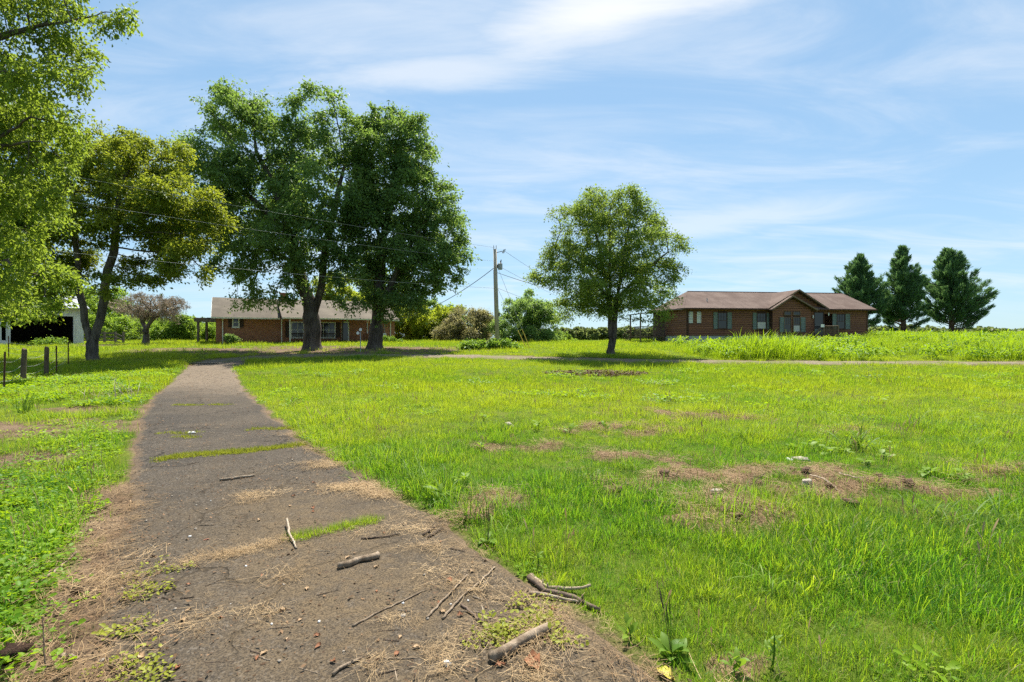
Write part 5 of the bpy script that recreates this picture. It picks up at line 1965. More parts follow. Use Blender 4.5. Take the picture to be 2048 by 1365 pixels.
MB().box(.155, W - .155, 8.7, 8.84, .04, top - .05).box(.155, .2, .2, 8.69, .04, top - .05).box(W - .2, W - .155, .2, 8.69, .04, top - .05).build("lining", M['interior'], BN)
m = MB()
slab(m, [(-.4, -.5, top + .02), (W + .35, -.5, top + .02), (W + .35, 4.5, top + 1.35), (-.4, 4.5, top + 1.35)], .1)
slab(m, [(W + .35, 9.5, top + .02), (-.4, 9.5, top + .02), (-.4, 4.504, top + 1.35), (W + .35, 4.504, top + 1.35)], .1)
m.build("roof", M['grey_metal'], BN)
MB().prism([(W - .16, .1, top), (W - .16, 8.9, top), (W - .16, 4.5, top + 1.2)], (.12, 0, 0)).build("gable_boards", M['barn_white'], BN)
m = MB()
m.box(o0 - .14, o0, -.03, -.002, -.2, oz + .14).box(o1, o1 + .14, -.03, -.002, -.2, oz + .14).box(o0, o1, -.03, -.002, oz, oz + .14)
m.build("door_trim", M['barn_white'], BN)
MB().box(o0 + 1.2, o1 - 1.2, .3, .42, oz - .12, oz - .04).build("rolled_door_edge", M['white_trim'], BN)
mw = MB()
mw.box(p0 - .06, p0, -.025, -.002, .5, 2.0).box(p1, p1 + .06, -.025, -.002, .5, 2.0)
mw.build("side_opening_trim", M['barn_white'], BN)

# rail fence beside the barn
RF = tag(empty("rail_fence", gp(160, 47)), "grey weathered wooden rail fence joining the white barn", "fence")
fx = [(px - 1024) / F * 47 - RF.location.x for px in (160, 185, 209, 231, 247)]
for k, x_ in enumerate(fx):
    MB().box(x_ - .07, x_ + .07, -.07, .07, -.2, 1.15).build("post", M['grey_wood'], RF)
for k in range(4):
    for z_ in (.35, .68, 1.0):
        tl_ = .0 if k < 3 else -.32
        m = MB()
        m.prism([(fx[k], -.10, z_ - .06), (fx[k + 1], -.10, z_ - .06 + tl_), (fx[k + 1], -.10, z_ + .07 + tl_), (fx[k], -.10, z_ + .07)], (0, .028, 0))
        m.build("rail", M['grey_wood'], RF)

# ------------------------------------------------------------------ wire fence along the verge
WF = tag(empty("wire_fence", (-18.4, 19.3, float(ground_z(-18.4, 19.3)))), "sagging wire fence on wooden and rusty steel posts beside the verge", "fence")
wz = WF.location.z
fp = [(-14.6, 14.2, 's', 1.15, .02), (-15.45, 15.55, 's', 1.22, .05), (-18.45, 19.3, 'w', 1.24, .07), (-19.85, 21.8, 'w', 1.22, .04), (-20.2, 22.7, 's', 1.25, .0), (-23.4, 27.0, 's', 1.2, .0), (-29.5, 30, 's', 1.3, .0)]
tops = []
for (x_, y_, k_, h_, ln_) in fp:
    z_ = float(ground_z(x_, y_)) - wz
    lx_, ly_ = x_ + 18.4, y_ - 19.3
    tops.append((lx_, ly_, z_, ln_))
    if k_ == 'w':
        MB().tube([(lx_, ly_, z_ - .2), (lx_ + ln_ * .5, ly_, z_ + h_ * .5), (lx_ + ln_, ly_, z_ + h_), (lx_ + ln_ + .01, ly_, z_ + h_ + .012)], [.088, .084, .082, .07], 10).build("wooden_post", M['post_wood'], WF)
    else:
        m = MB()
        for (w_, t_) in ((.028, .006), (.006, .026)):
            m.prism([(lx_ - w_, ly_ - t_, z_ - .2), (lx_ + w_, ly_ - t_, z_ - .2), (lx_ + w_, ly_ + t_, z_ - .2), (lx_ - w_, ly_ + t_, z_ - .2)], (ln_, 0, h_ + .2))
        for q in range(9):
            f = .2 + q * .1
            m.box(lx_ + ln_ * f - .034, lx_ + ln_ * f + .034, ly_ - .012, ly_ + .004, z_ + h_ * f, z_ + h_ * f + .02)
        m.build("steel_post", M['rust'], WF)
for f in (.28, .52, .78):
    m = MB()
    for a_, b_ in zip(tops[:-1], tops[1:]):
        pts = []
        for q in range(7):
            s_ = q / 6
            pts.append((a_[0] + (b_[0] - a_[0]) * s_ + a_[3] * f, a_[1] + (b_[1] - a_[1]) * s_ - .09, a_[2] + (b_[2] - a_[2]) * s_ + 1.22 * f - .10 * math.sin(math.pi * s_)))
        m.tube(pts, .006, 4)
    m.build("wire", M['wire'], WF)

# ------------------------------------------------------------------ utility pole and lines
PD = 42.0
pb = gp(995, PD)
UP = tag(empty("utility_pole", pb), "tall weathered wooden utility pole with a grey transformer", "utility pole")
tp = at(990, 499, PD)
lx_, hz_ = tp.x - pb[0], tp.z - pb[2]


def pol(py, off=0.0):
    """a point on the pole's axis, in the pole's frame, at the height of row py"""
    z_ = at(990, py, PD).z - pb[2]
    return (lx_ * z_ / hz_ + off, 0.0, z_)


MB().tube([(0, 0, -.3), (lx_ * .5, 0, hz_ * .5), (lx_, 0, hz_)], [.19, .165, .135], 12).build("shaft", M['pole'], UP, smooth=True)
m = MB()
for s_ in (-1, 1):
    m.box(lx_ + s_ * .10 - .025, lx_ + s_ * .10 + .025, -.03, .03, hz_ - .02, hz_ + .30)
m.build("top_pin", M['grey_metal'], UP)
a_ = pol(527)
tb = MB().tube([(a_[0] + .40, -.02, pol(540)[2]), (a_[0] + .40, -.02, pol(540)[2] + .05), (a_[0] + .40, -.02, pol(528)[2]), (a_[0] + .40, -.02, pol(527)[2])], [.17, .19, .19, .12], 14).build("transformer", M['grey_metal'], UP, smooth=False)
MB().box(a_[0] + .12, a_[0] + .24, -.05, .05, pol(537)[2], pol(530)[2]).build("bracket", M['dark_metal'], tb)
MB().tube([(a_[0] + .40, -.02, pol(527)[2]), (a_[0] + .44, -.02, pol(525)[2]), (a_[0] + .48, -.02, pol(520)[2])], [.05, .06, .03], 8).build("bushing", M['dark_metal'], tb)
m = MB()
m.tube([pol(506, .10), (pol(503)[0] + .62, 0, pol(503)[2])], .03, 5)
arm = m.build("arm", M['dark_metal'], UP)
x_ = pol(503)[0] + .68
m = MB()
m.tube([(x_ - .06, 0, pol(507)[2]), (x_ + .06, 0, pol(500)[2])], .045, 8)
m.tube([(x_ + .06, 0, pol(507)[2] + .05), (x_ + .18, 0, pol(500)[2] + .05)], .03, 6)
m.tube([(x_ - .06, 0, pol(507)[2]), (x_ + .08, 0, pol(507)[2] + .03)], .02, 6)
m.tube([(x_ + .06, 0, pol(500)[2]), (x_ + .18, 0, pol(500)[2] + .03)], .02, 6)
m.build("fuse_cutout", M['grey_metal'], arm)
b_ = pol(632)
MB().box(b_[0] + .14, b_[0] + .26, -.08, .06, pol(633)[2], pol(626)[2]).build("junction_box", M['dark_metal'], UP)
MB().tube([pol(640, -.17), pol(560, -.165), pol(540, -.16)], .018, 5).build("ground_wire", M['cable'], UP)


def line(name, a_, b_, sag, r_, mat, label):
    a_, b_ = Vector(a_), Vector(b_)
    n = 40
    pts = [tuple(a_.lerp(b_, k / n) - Vector((0, 0, sag * 4 * (k / n) * (1 - k / n)))) for k in range(n + 1)]
    m_ = MB()
    m_.tube(pts, r_, 5)
    return tag(m_.build(name, mat), label, "power line", "overhead lines at the utility pole")


def onpole(py, dx=0.0):
    q = pol(py, dx)
    return (pb[0] + q[0], PD, pb[2] + q[2])


EL = (-27.4, 15.0)
line("overhead_line", onpole(496), (*EL, 9.15), .25, .008, M['cable_pale'], "topmost bare line crossing before the maples to the pole's tip")
line("overhead_line", onpole(523, -.12), (*EL, 8.05), .3, .008, M['cable_pale'], "neutral line meeting the pole beside its transformer and passing the maples")
line("overhead_line", onpole(577, -.15), (*EL, 5.75), .3, .010, M['cable_pale'], "lowest telephone line strung from mid-pole across the maples' trunks")
ev = FL.uz(783, 648)
hx_, hy_ = -26.6 + math.cos(R(29)) * ev[0], 46 + math.sin(R(29)) * ev[0]
line("service_cable", onpole(537, -.15), (hx_, hy_ - .1, EYE + 34 * hy_ / F), .75, .026, M['cable'], "thick service cable dropping from the pole to the brick house")
hx2, hy2 = 16.05, 46.9
line("service_cable", onpole(546, .15), (hx2, hy2, 4.2), .7, .020, M['cable'], "service cable running from the pole to the log-sided house")
line("overhead_line", (onpole(503)[0] + .8, PD, onpole(503)[2]), (22, 130, 10.5), .8, .012, M['cable'], "upper line leading away from the pole's fuse arm")
line("overhead_line", onpole(533, .3), (22, 130, 8.9), .8, .012, M['cable'], "line leading away from the pole's transformer")
line("overhead_line", onpole(577, .15), (22, 130, 7.0), .8, .012, M['cable'], "telephone line leading away from mid-pole behind the round tree")
# guy wires with yellow guards
ga = gp(1060, 40)
GW = tag(empty("guy_wire", ga), "pair of guy wires with yellow guards anchored beside the utility pole", "guy wire")
for k, (py, ox) in enumerate(((533, 0.0), (578, -.25))):
    tpv = Vector(onpole(py, .15)) - Vector(ga)
    o3 = Vector((ox, .1 * k, 0.0))
    MB().tube([o3, o3.lerp(tpv, .5), tpv], .012, 5).build("strand", M['wire'], GW)
    MB().tube([o3.lerp(tpv, .005), o3.lerp(tpv, .23 if k == 0 else .3)], .032, 7).build("guard", M['yellow'], GW)

# lamp post in the brick house's yard
lp = gp(721, 36)
LP = tag(empty("yard_lamp", lp), "thin yard post carrying two round reflectors before the brick house", "lamp post")
MB().tube([(0, 0, -.1), (0, 0, 1.55)], .028, 8).build("post", M['grey_metal'], LP)
for (x_, z_) in ((.03, 1.62), (-.16, 1.38)):
    hd = MB().tube([(x_, -.10, z_), (x_, -.085, z_), (x_, .0, z_), (x_, .06, z_)], [.10, .11, .085, .03], 14).build("lamp_head", M['paper'], LP)
    MB().tube([(x_, .0, z_), (0, 0, z_ - .12)], .012, 5).build("bracket", M['grey_metal'], hd)

# mulch bed in the lawn
x = 3.75 + rng.normal(size=1500) * 1.15
y = 22.8 + rng.normal(size=1500) * .55
k_ = np.hypot((x - 3.75) / 2.3, (y - 22.8) / 1.15) < 1
chip = [bits(9, .09, .16, 300 + i) for i in range(3)]
tag(scatter("mulch_bed", chip, M['litter'], lift(x[k_], y[k_], .02), rng.uniform(.8, 1.4, k_.sum()), rng.uniform(0, .55, k_.sum()),
            "oval patch of brown wood chips on the lawn", "mulch"), kind='stuff')
th = np.linspace(0, 2 * math.pi, 40, endpoint=False)
ring = np.stack([3.75 + 2.2 * np.cos(th) * (1 + .10 * np.sin(3 * th)), 22.8 + 1.05 * np.sin(th) * (1 + .1 * np.cos(2 * th))], -1)
V = [(3.75, 22.8, float(ground_z(3.75, 22.8)) + .09)] + [(a_, b_, float(ground_z(a_, b_)) + .055) for a_, b_ in (ring - [3.75, 22.8]) * .6 + [3.75, 22.8]] + [(a_, b_, float(ground_z(a_, b_)) - .02) for a_, b_ in ring]
m = MB()
m.add(V, [(0, 1 + i, 1 + (i + 1) % 40) for i in range(40)] + [(1 + i, 41 + i, 41 + (i + 1) % 40, 1 + (i + 1) % 40) for i in range(40)])
M['chips'] = simple_mat("brown_wood_chips", (.16, .10, .07), .95, .1, .6, 16, bump=.9)
tag(m.build("mulch", M['chips'], smooth=True), "low mound of brown soil under the wood chips", "mulch", kind='structure')

# ------------------------------------------------------------------ sticks, stones and scraps
M['stick'] = bark_mat("dead_stick", (.12, .085, .055), (.36, .28, .20))
M['stick_pale'] = bark_mat("barkless_stick", (.17, .13, .09), (.38, .31, .23))
M['stick_dark'] = bark_mat("dark_stick", (.05, .035, .025), (.15, .11, .08))
M['stone'] = simple_mat("pale_stone", (.36, .31, .25), .9, .15, .3, 8, bump=.5)
M['stone_white'] = simple_mat("white_stone", (.72, .70, .66), .85, .15, .15, 8, bump=.4)
M['clod'] = simple_mat("dark_earth_clod", (.055, .035, .025), .98, .05, .5, 14, bump=1.0)
M['brick_chip'] = simple_mat("brick_chip", (.34, .15, .095), .9, .1, .25, 12, bump=.4)
M['dead_leaf'] = simple_mat("dead_brown_leaf", (.24, .10, .045), .7, .25, .4, 16)
M['dead_leaf_tan'] = simple_mat("dead_tan_leaf", (.36, .24, .13), .7, .25, .35, 16)
M['yellow_leaf'] = simple_mat("yellow_leaf", (.50, .42, .06), .6, .3, .25, 14)


def gpx(px, py, dz=0.0):
    d = EYE * F / (py - 675)
    x_ = (px - 1024) / F * d
    on = float(drive_in(np.array([x_]), np.array([d]))[0]) > 0
    return Vector((x_, d, float(ground_z(x_, d)) + (.014 if on else 0.0) + dz))


def stick(label, pts, r_, mat, name="stick", cat="stick", group=None, taper=.6, lift_=1.0, sides=8, knob=True, seed=0):
    """a dead branch lying along points of the ground; pts: (px, py[, height])"""
    W_ = [gpx(p_[0], p_[1], r_ * lift_ + (p_[2] if len(p_) > 2 else 0)) for p_ in pts]
    o3 = W_[0].copy()
    o3.z -= r_ * lift_
    P_ = np.array([tuple(w - o3) for w in W_])
    s_ = np.concatenate([[0], np.cumsum(np.linalg.norm(np.diff(P_, axis=0), axis=1))])
    n = max(5, int(s_[-1] / (r_ * 3.0)))
    n = min(n, 26)
    q = np.linspace(0, s_[-1], n)
    C_ = np.stack([np.interp(q, s_, P_[:, k]) for k in range(3)], -1)
    rr = np.random.default_rng(int(pts[0][0] * 7 + pts[0][1]) + seed)
    C_[1:-1] += rr.normal(size=(n - 2, 3)) * r_ * np.array([.35, .35, .12])
    rad = r_ * np.linspace(1, taper, n) * rr.uniform(.88, 1.12, n)
    m_ = MB()
    m_.tube(C_, rad, sides)
    if knob and r_ > .009:
        for _ in range(2):
            k_ = rr.integers(1, n - 1)
            dv = rr.normal(size=3)
            dv[2] = abs(dv[2])
            dv /= np.linalg.norm(dv)
            m_.tube([C_[k_], C_[k_] + dv * r_ * 2.2], [r_ * .45, r_ * .2], 5)
    o = m_.build(name, mat, smooth=sides > 5)
    o.location = o3
    return tag(o, label, cat, group)


stick("thick dead log on the asphalt beside the creeping weed", [(981, 1334), (1040, 1302), (1098, 1271)], .027, M['stick'], "log", "log", taper=.92, sides=10)
stick("short barkless grey log lying mid-driveway beside a drift of straw", [(675, 1144), (715, 1133), (757, 1121)], .024, M['stick'], "log", "log", taper=.85, sides=10)
stick("pale crooked stick lying across the grassy crack", [(573, 1055, .05), (577, 1078, .03), (592, 1104)], .009, M['stick_pale'], taper=.8)
stick("pale stick on the asphalt beyond the heap of twigs", [(438, 965), (470, 961), (508, 956)], .014, M['stick_pale'], taper=.9)
stick("forked grey branch at the asphalt's edge touching the grass", [(1062, 1157), (1090, 1180), (1130, 1186), (1182, 1190, .04)], .016, M['stick'], "branch", "branch")
stick("darker branch lying under the forked grey branch", [(1058, 1162), (1085, 1185), (1150, 1205), (1200, 1228)], .020, M['stick_dark'], "branch", "branch")
stick("straight bleached branch end poking over the asphalt's edge", [(1058, 1196), (1110, 1200), (1160, 1210)], .013, M['stick_pale'], "branch", "branch")
stick("thin curved branch crossing the straw near the asphalt's edge", [(884, 1247), (925, 1200), (960, 1172), (990, 1142)], .008, M['stick'], "branch", "branch")
stick("long thin forked twig on the open asphalt", [(704, 1262), (760, 1232), (810, 1208), (846, 1190)], .007, M['stick'], "branch", "branch")
stick("long straw-coloured twig beside the thin curved branch", [(852, 1246), (890, 1205), (934, 1158)], .008, M['stick'], "branch", "branch")
stick("dark twig pointing at the thick log", [(922, 1218), (945, 1238), (965, 1256)], .009, M['stick_dark'])
stick("short crooked stick lying on bare asphalt beside a straw drift", [(664, 1362), (690, 1342), (722, 1328)], .010, M['stick'])
stick("broken dark stick by the lawn's edge above the thick log", [(846, 1078), (862, 1066), (878, 1056)], .012, M['stick_dark'])
stick("second broken dark stick touching the lawn's edge", [(856, 1082), (872, 1070), (884, 1066)], .010, M['stick_dark'])
stick("reddish stick lying in the drift of straw by the lawn", [(722, 1084), (770, 1080), (800, 1074)], .008, M['stick_dark'])
stick("stick lying along the verge's matted straw", [(60, 1180), (105, 1150), (150, 1110)], .012, M['stick'])
stick("grey stick on the littered verge near the dark clod", [(122, 1320), (140, 1322), (152, 1326)], .014, M['stick_pale'])
stick("thin upright dead stem rising from the littered verge", [(88, 1362), (84, 1345, .12), (82, 1330, .24)], .004, M['stick_dark'], knob=False)
stick("fallen branch lying in the yard beyond the yellowing maple", [(274, 704), (290, 700)], .05, M['stick_dark'], "branch", "branch")
stick("weathered grey board half buried in the dead thatch", [(1622, 962, .05), (1650, 972, .03), (1682, 984)], .012, M['stick'], "board", "board", taper=1.0, sides=4, knob=False)
stick("bleached stick lying across the dead thatch", [(1680, 956, .03), (1712, 966), (1752, 966)], .012, M['stick_pale'])
stick("dark stem leaning over the dead thatch", [(1500, 975), (1530, 955, .04)], .006, M['stick_dark'], knob=False)

r_ = np.random.default_rng(91)
n = 0
while n < 64:
    px, py = r_.uniform(200, 1250), 800 + 560 * r_.uniform() ** .8
    d = EYE * F / (py - 675)
    x_ = (px - 1024) / F * d
    if float(drive_in(np.array([x_]), np.array([d]))[0]) < .05:
        continue
    L = r_.uniform(.05, .16)
    an = r_.normal() * .7
    dx_, dy_ = math.cos(an) * L, math.sin(an) * L
    d2 = d + dy_
    p2 = (1024 + (x_ + dx_) / d2 * F, 675 + EYE * F / d2)
    pm = ((px + p2[0]) / 2 + r_.normal() * 2, (py + p2[1]) / 2)
    stick("small brown twig lying on the asphalt driveway", [(px, py), pm, p2], r_.uniform(.0025, .005), M[('stick', 'stick_dark', 'stick_pale')[n % 3]], "twig", "twig", "twigs strewn on the driveway", sides=5, knob=False, seed=n)
    n += 1


def rock(name, label, cat, px, py, size, mat, group=None, flat=.6, seed=0, rough=.25, box=False):
    p_ = gpx(px, py)
    rr = np.random.default_rng(int(px * 3 + py) + seed)
    bm_ = MB()
    nu, nvv = 9, 6
    V, Fc = [], []
    for i in range(nvv + 1):
        ph = math.pi * i / nvv
        for j in range(nu):
            th_ = 2 * math.pi * j / nu
            q = np.array([math.sin(ph) * math.cos(th_), math.sin(ph) * math.sin(th_), math.cos(ph)])
            if box:
                q = np.sign(q) * np.abs(q) ** .45 * .85
            k_ = 1 + rr.normal() * rough * (0 if i in (0, nvv) else 1)
            V.append(q * k_ * np.array(size) * .5)
    for i in range(nvv):
        for j in range(nu):
            a_, b_ = i * nu + j, i * nu + (j + 1) % nu
            Fc.append((a_, a_ + nu, b_ + nu, b_))
    bm_.add(V, Fc)
    o = bm_.build(name, mat, smooth=not box)
    o.location = p_ + Vector((0, 0, size[2] * .32))
    o.rotation_euler = (rr.normal() * .15, rr.normal() * .15, rr.uniform(0, 6.28))
    return tag(o, label, cat, group)


rock("stone", "rounded pale stone on the open asphalt beside thin twigs", "stone", 806, 1242, (.036, .03, .026), M['stone'])
rock("stone", "white stone at the back of the dead thatch", "stone", 1580, 921, (.12, .09, .05), M['stone_white'])
rock("stone", "flat tan stone beside the white stone in the thatch", "stone", 1603, 923, (.22, .12, .05), M['stone'])
rock("brick", "loose tan brick lying on the dead thatch", "brick", 1435, 991, (.17, .09, .085), M['stone'], box=True, rough=.04)
rock("stone_block", "squarish stone block sunk in grass by the weathered board", "block", 1616, 972, (.15, .12, .11), M['stone'], box=True, rough=.05)
rock("earth_clod", "big dark clod of earth on the littered verge", "clod", 22, 1325, (.14, .12, .10), M['clod'], rough=.3)
rock("earth_clod", "small dark clod on the verge beside the asphalt", "clod", 150, 1190, (.08, .06, .04), M['clod'], rough=.3)
rock("stone", "small grey pebble beside the broken asphalt edge and clod", "stone", 198, 1333, (.028, .024, .02), M['stone'])
rock("brick_chip", "flat red brick chip lying on the bare asphalt", "brick chip", 411, 1085, (.05, .03, .012), M['brick_chip'], box=True, rough=.05)
rock("paper_scrap", "white scrap lying on the asphalt beyond the mossy crack", "scrap", 382, 869, (.14, .08, .04), M['stone_white'], rough=.3)
rock("paper_scrap", "crumpled white scrap in straw beside the thick log", "scrap", 893, 1340, (.035, .03, .03), M['stone_white'], rough=.35)
rock("stone", "pale flat stone showing in grass beyond the lawn weeds", "stone", 1020, 856, (.25, .16, .08), M['stone'])
rock("stump", "pale sawn stump at the foot of the broad old maple", "stump", 697, 709.3, (.5, .4, .25), M['stone'])
for k in range(46):
    while True:
        px, py = r_.uniform(180, 1300), r_.uniform(880, 1362)
        d = EYE * F / (py - 675)
        if float(drive_in(np.array([(px - 1024) / F * d]), np.array([d]))[0]) > .03:
            break
    s_ = r_.uniform(.008, .02)
    rock("pebble", "small pebble lying on the asphalt driveway", "pebble", px, py, (s_ * 1.3, s_, s_ * .8), M[('stone', 'clod', 'stone_white', 'stone')[k % 4]], "pebbles on the driveway", seed=k)


def dead_leaf(label, px, py, L, mat, group=None, seed=0):
    rr = np.random.default_rng(int(px + py) + seed)
    p_ = gpx(px, py, .004)
    m_ = MB()
    n = 6
    V = []
    for i in range(n + 1):
        f = i / n
        w = math.sin(math.pi * min(1, f * .96 + .02)) ** .8 * L * .30 * rr.uniform(.85, 1.15)
        zc = .18 * L * math.sin(math.pi * f) * rr.uniform(.2, 1.2) + .03 * L
        V += [(L * (f - .5), -w, zc + abs(rr.normal()) * .16 * L), (L * (f - .5), 0, zc * .5), (L * (f - .5), w, zc + abs(rr.normal()) * .16 * L)]
    Fc = []
    for i in range(n):
        for j in range(2):
            a_ = i * 3 + j
            Fc.append((a_, a_ + 3, a_ + 4, a_ + 1))
    m_.add(V, Fc)
    m_.tube([(L * .5, 0, .01 * L), (L * .72, .03 * L, .02 * L)], .012 * L + .0006, 4)
    o = m_.build("dead_leaf", mat, smooth=True)
    o.location = p_
    o.rotation_euler = (rr.normal() * .1, rr.normal() * .1, rr.uniform(0, 6.28))
    return tag(o, label, "leaf", group)


dead_leaf("large curled brown leaf beside the thick log's end", 1066, 1338, .13, M['dead_leaf'])
dead_leaf("orange-brown leaf lying flat beside the long thin branch", 899, 1168, .055, M['dead_leaf'])
dead_leaf("rust-coloured leaf at the branch pile by the grass", 1108, 1229, .065, M['dead_leaf'])
dead_leaf("curled tan leaf lying alone on the bare asphalt", 279, 1322, .06, M['dead_leaf_tan'])
dead_leaf("big yellow leaf at the asphalt's edge under the plantain", 1333, 1356, .10, M['yellow_leaf'])
for k in range(56):
    while True:
        px, py = r_.uniform(180, 1300), r_.uniform(800, 1362)
        d = EYE * F / (py - 675)
        if float(drive_in(np.array([(px - 1024) / F * d]), np.array([d]))[0]) > .03:
            break
    dead_leaf("small dry leaf lying on the asphalt driveway", px, py, r_.uniform(.025, .05), M[('dead_leaf', 'dead_leaf_tan')[k % 2]], "dry leaves on the driveway", k)


# ------------------------------------------------------------------ single plants
def leaf_strip(L, w, rise, bend, n=7, cup=.25, shape='oval', tint=.5, seed=0):
    rr = np.random.default_rng(seed)
    V = []
    a_ = rise
    p_ = np.zeros(3)
    for i in range(n + 1):
        f = i / n
        if shape == 'oval':
            ww = w * .5 * (math.sin(math.pi * min(1, max(0, (f - .12) / .88)) ** .85) ** .8 if f > .12 else .12) + w * .03
        else:
            ww = w * .5 * (1 - f ** 2.2) + .0005
        up_ = np.array([-math.sin(a_), 0, math.cos(a_)])
        c_ = p_ + up_ * 0
        V += [c_ + np.array([0, -ww, 0]) + up_ * ww * cup, c_, c_ + np.array([0, ww, 0]) + up_ * ww * cup]
        p_ = p_ + np.array([math.cos(a_), 0, math.sin(a_)]) * L / n
        a_ -= bend / n
    Q_ = []
    for i in range(n):
        for j in range(2):
            b_ = i * 3 + j
            Q_.append((b_, b_ + 3, b_ + 4, b_ + 1))
    return np_mesh("leaf", np.array(V), np.array(Q_), smooth=True, tint=np.full(len(V), tint))


def plant(name, label, cat, px, py, n, L, w, rise, bend, seed, shape='oval', stalks=0, stalk_h=.3, tint=.5, d=None, mat='weed_mesh', spread=.02, stem=0.0, group=None):
    rr = np.random.default_rng(seed)
    if d is None:
        p_ = gpx(px, py)
    else:
        p_ = Vector(gp(px, d)) + Vector((0, 0, .05))
    root = tag(empty(name, p_, rr.uniform(0, 6.28)), label, cat, group)
    kinds = [leaf_strip(L * rr.uniform(.8, 1.15), w * rr.uniform(.85, 1.15), rise * rr.uniform(.7, 1.3), bend * rr.uniform(.6, 1.5), 7, .25, shape, np.clip(tint + rr.normal() * .2, 0, 1), k) for k in range(5)]
    for k in range(n):
        o = link("leaf", kinds[k % 5], M[mat], root)
        hz = stem * rr.uniform(.15, 1.0) if stem else 0
        o.location = (rr.normal() * spread, rr.normal() * spread, hz)
        o.rotation_euler = (rr.normal() * .12, rr.normal() * .18, 2.4 * k + rr.normal() * .3)
        s_ = rr.uniform(.6, 1.1)
        o.scale = (s_, s_, s_)
    if stem:
        MB().tube([(0, 0, -.02), (.01, .01, stem * .5), (0, .02, stem)], [.006, .005, .003], 6).build("stem", M['weed_mesh'], root)
    for k in range(stalks):
        a_ = rr.uniform(0, 6.28)
        q = rr.uniform(.05, .3)
        h_ = stalk_h * rr.uniform(.7, 1.15)
        e_ = Vector((math.cos(a_) * q * h_, math.sin(a_) * q * h_, h_))
        m_ = MB()
        m_.tube([(0, 0, 0), tuple(e_ * .55 + Vector((0, 0, .02))), tuple(e_)], [.0018, .0016, .0014], 5)
        m_.tube([tuple(e_ * .68 + Vector((0, 0, .012))), tuple(e_ * .8), tuple(e_ * 1.02)], [.0035, .0045, .002], 6)
        m_.build("seed_stalk", M['stick_dark'] if k % 3 == 0 else M['weed_mesh'], root)
    return root


plant("plantain", "large broad-leaved plantain with seed stalks at the asphalt's broken edge", "plant", 1345, 1318, 11, .135, .052, .75, .9, 1, stalks=4, stalk_h=.32, tint=.35)
plant("plantain", "plantain with seed stalks where lawn meets asphalt above the branch pile", "plant", 976, 1088, 10, .13, .05, .7, .9, 2, stalks=5, stalk_h=.33, tint=.4)
plant("seedling", "pale green seedling sprouting beside the plantain and straw", "plant", 1262, 1284, 6, .085, .03, .9, .6, 3, tint=.8, stem=.07)
plant("seedling", "leafy seedling in the grass at the branch pile's head", "plant", 1074, 1142, 9, .07, .022, .9, .6, 4, tint=.8, stem=.10)
plant("leafy_weed", "bushy feathery weed standing in dry lawn beside the plantain", "plant", 1545, 1345, 22, .06, .016, .9, .5, 5, tint=.5, stem=.17)
plant("leafy_weed", "leafy weed rising low beside the feathery weed", "plant", 1470, 1352, 12, .08, .03, .8, .6, 6, tint=.5, stem=.07)
plant("foxtail_clump", "yellowish arching foxtail grass clump standing in the lawn", "plant", 1545, 1190, 9, .36, .011, 1.35, 1.9, 7, 'blade', tint=.9)
plant("iris_clump", "stiff upright dark-green iris clump on the verge by the fence", "plant", 50, 830, 34, .62, .026, 1.42, .35, 8, 'blade', tint=.1, spread=.10)
plant("grass_clump", "dark spiky grass clump behind the dead thatch", "plant", 1712, 902, 46, .50, .016, 1.25, 1.1, 9, 'blade', tint=.25, spread=.07)
plant("dry_grass_clump", "yellow dried grass clump on the verge above the asphalt", "plant", 236, 798, 40, .62, .014, 1.35, .9, 10, 'blade', tint=.9, spread=.32, mat='dry_twig')
plant("grass_clump", "arching grass clump overhanging the thatch from the lawn", "plant", 1870, 1045, 40, .48, .010, 1.0, 1.3, 11, 'blade', tint=.2, spread=.10)
plant("grass_clump", "long-bladed grass clump sprawling at the thatch's outer end", "plant", 1990, 1050, 40, .50, .010, .9, 1.2, 12, 'blade', tint=.25, spread=.12)
plant("grass_clump", "fresh green grass clump at the squarish stone block", "plant", 1640, 1010, 34, .28, .008, 1.2, .9, 13, 'blade', tint=.6, spread=.08)
plant("grass_clump", "tall grass clump where straw drift meets the lawn's edge", "plant", 860, 985, 46, .42, .010, 1.2, 1.0, 14, 'blade', tint=.55, spread=.14)
MW = "milkweed seedlings in the lawn"
for k, (px, py, tn_) in enumerate(((965, 902, .9), (1076, 862, 1.0), (928, 975, .9), (1210, 862, .8), (968, 848, .9), (880, 1005, .6), (1140, 870, .8))):
    plant("milkweed", "pale yellow-green milkweed seedling standing out of the lawn", "plant", px, py, 8, .17, .06, .8, .6, 20 + k, tint=tn_, stem=.14, group=MW)
for k, (px, py) in enumerate(((1625, 905), (1660, 915), (1690, 912), (1735, 935), (1770, 925), (1590, 905), (1930, 965), (1860, 955))):
    plant("vine_seedling", "bright green trailing weed at the back of the dead thatch", "plant", px, py, 9, .13, .07, .5, .6, 40 + k, tint=.85, stem=.08, group="trailing weeds round the thatch")
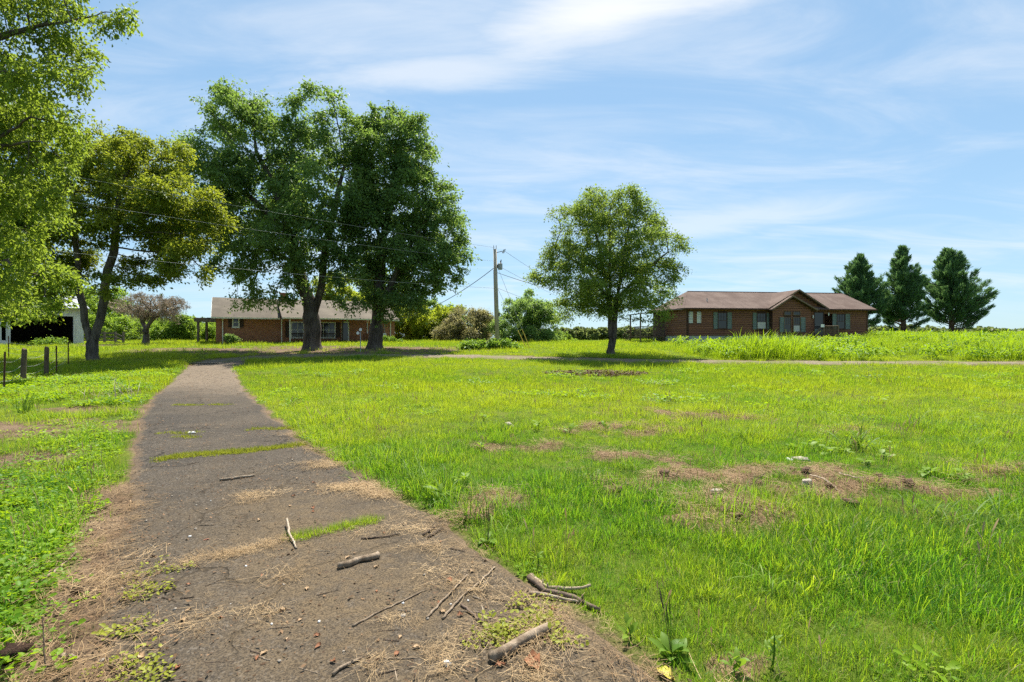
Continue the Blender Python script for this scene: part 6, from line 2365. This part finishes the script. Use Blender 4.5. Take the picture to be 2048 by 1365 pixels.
for k, (px, dd, h_) in enumerate(((1408, 31, .9), (1470, 32, 1.1), (1530, 31.5, 1.2), (1575, 32.5, 1.3), (1985, 31, 1.5), (1950, 32, 1.2), (2010, 30.5, 1.3), (1830, 33, 1.0), (1740, 34, .9))):
    plant("reed_plant", "tall arching reed-like grass plant above the bank's grass", "plant", px, 0, 22, h_ * 1.15, .028, 1.42, 1.1, 60 + k, 'blade', tint=.7, d=dd, spread=.14, group="tall reed grass on the bank")

for k, (px, py, n_, L_) in enumerate(((905, 1010, 40, .36), (830, 962, 44, .38), (800, 945, 36, .32), (945, 1040, 34, .28), (770, 925, 34, .30), (1010, 1075, 26, .22), (1165, 960, 34, .30), (1330, 1010, 34, .28),
                                      (1170, 790, 40, .5), (1530, 745, 40, .6), (1255, 940, 30, .3), (1480, 880, 36, .4), (1830, 860, 44, .5), (1940, 900, 44, .5), (700, 830, 40, .4), (640, 800, 40, .4))):
    plant("grass_tussock", "tussock of longer fresh grass standing in the lawn", "plant", px, py, n_, L_, .009, 1.2, 1.1, 100 + k, 'blade', tint=.35 + .5 * (k % 3) / 2, spread=.10, group="grass tussocks in the lawn")

r_ = np.random.default_rng(17)
for k in range(22):
    cx_, cy_2, rx, ry = DRY[(0, 0, 3, 4, 0, 1)[k % 6]]
    x_, y_ = cx_ + r_.normal() * rx * .45, cy_2 + r_.normal() * ry * .45
    s_ = r_.uniform(.05, .12)
    rock("earth_clod", "crumbly brown clod lying in the dead thatch", "clod", 1024 + x_ / y_ * F, 675 + EYE * F / y_, (s_ * 1.3, s_, s_ * .7), M['chips'], "clods in the dead thatch", seed=k, rough=.3)
for k, (px, dd, h_) in enumerate(((1430, 32, 1.1), (1500, 33, 1.3), (1550, 31, 1.2), (1600, 33, 1.1), (1640, 32, .9), (1890, 32, 1.1), (2030, 31, 1.5), (1970, 30.5, 1.2))):
    plant("reed_plant", "tall arching reed-like grass plant above the bank's grass", "plant", px, 0, 24, h_ * 1.15, .028, 1.42, 1.1, 80 + k, 'blade', tint=.6, d=dd, spread=.2, group="tall reed grass on the bank")
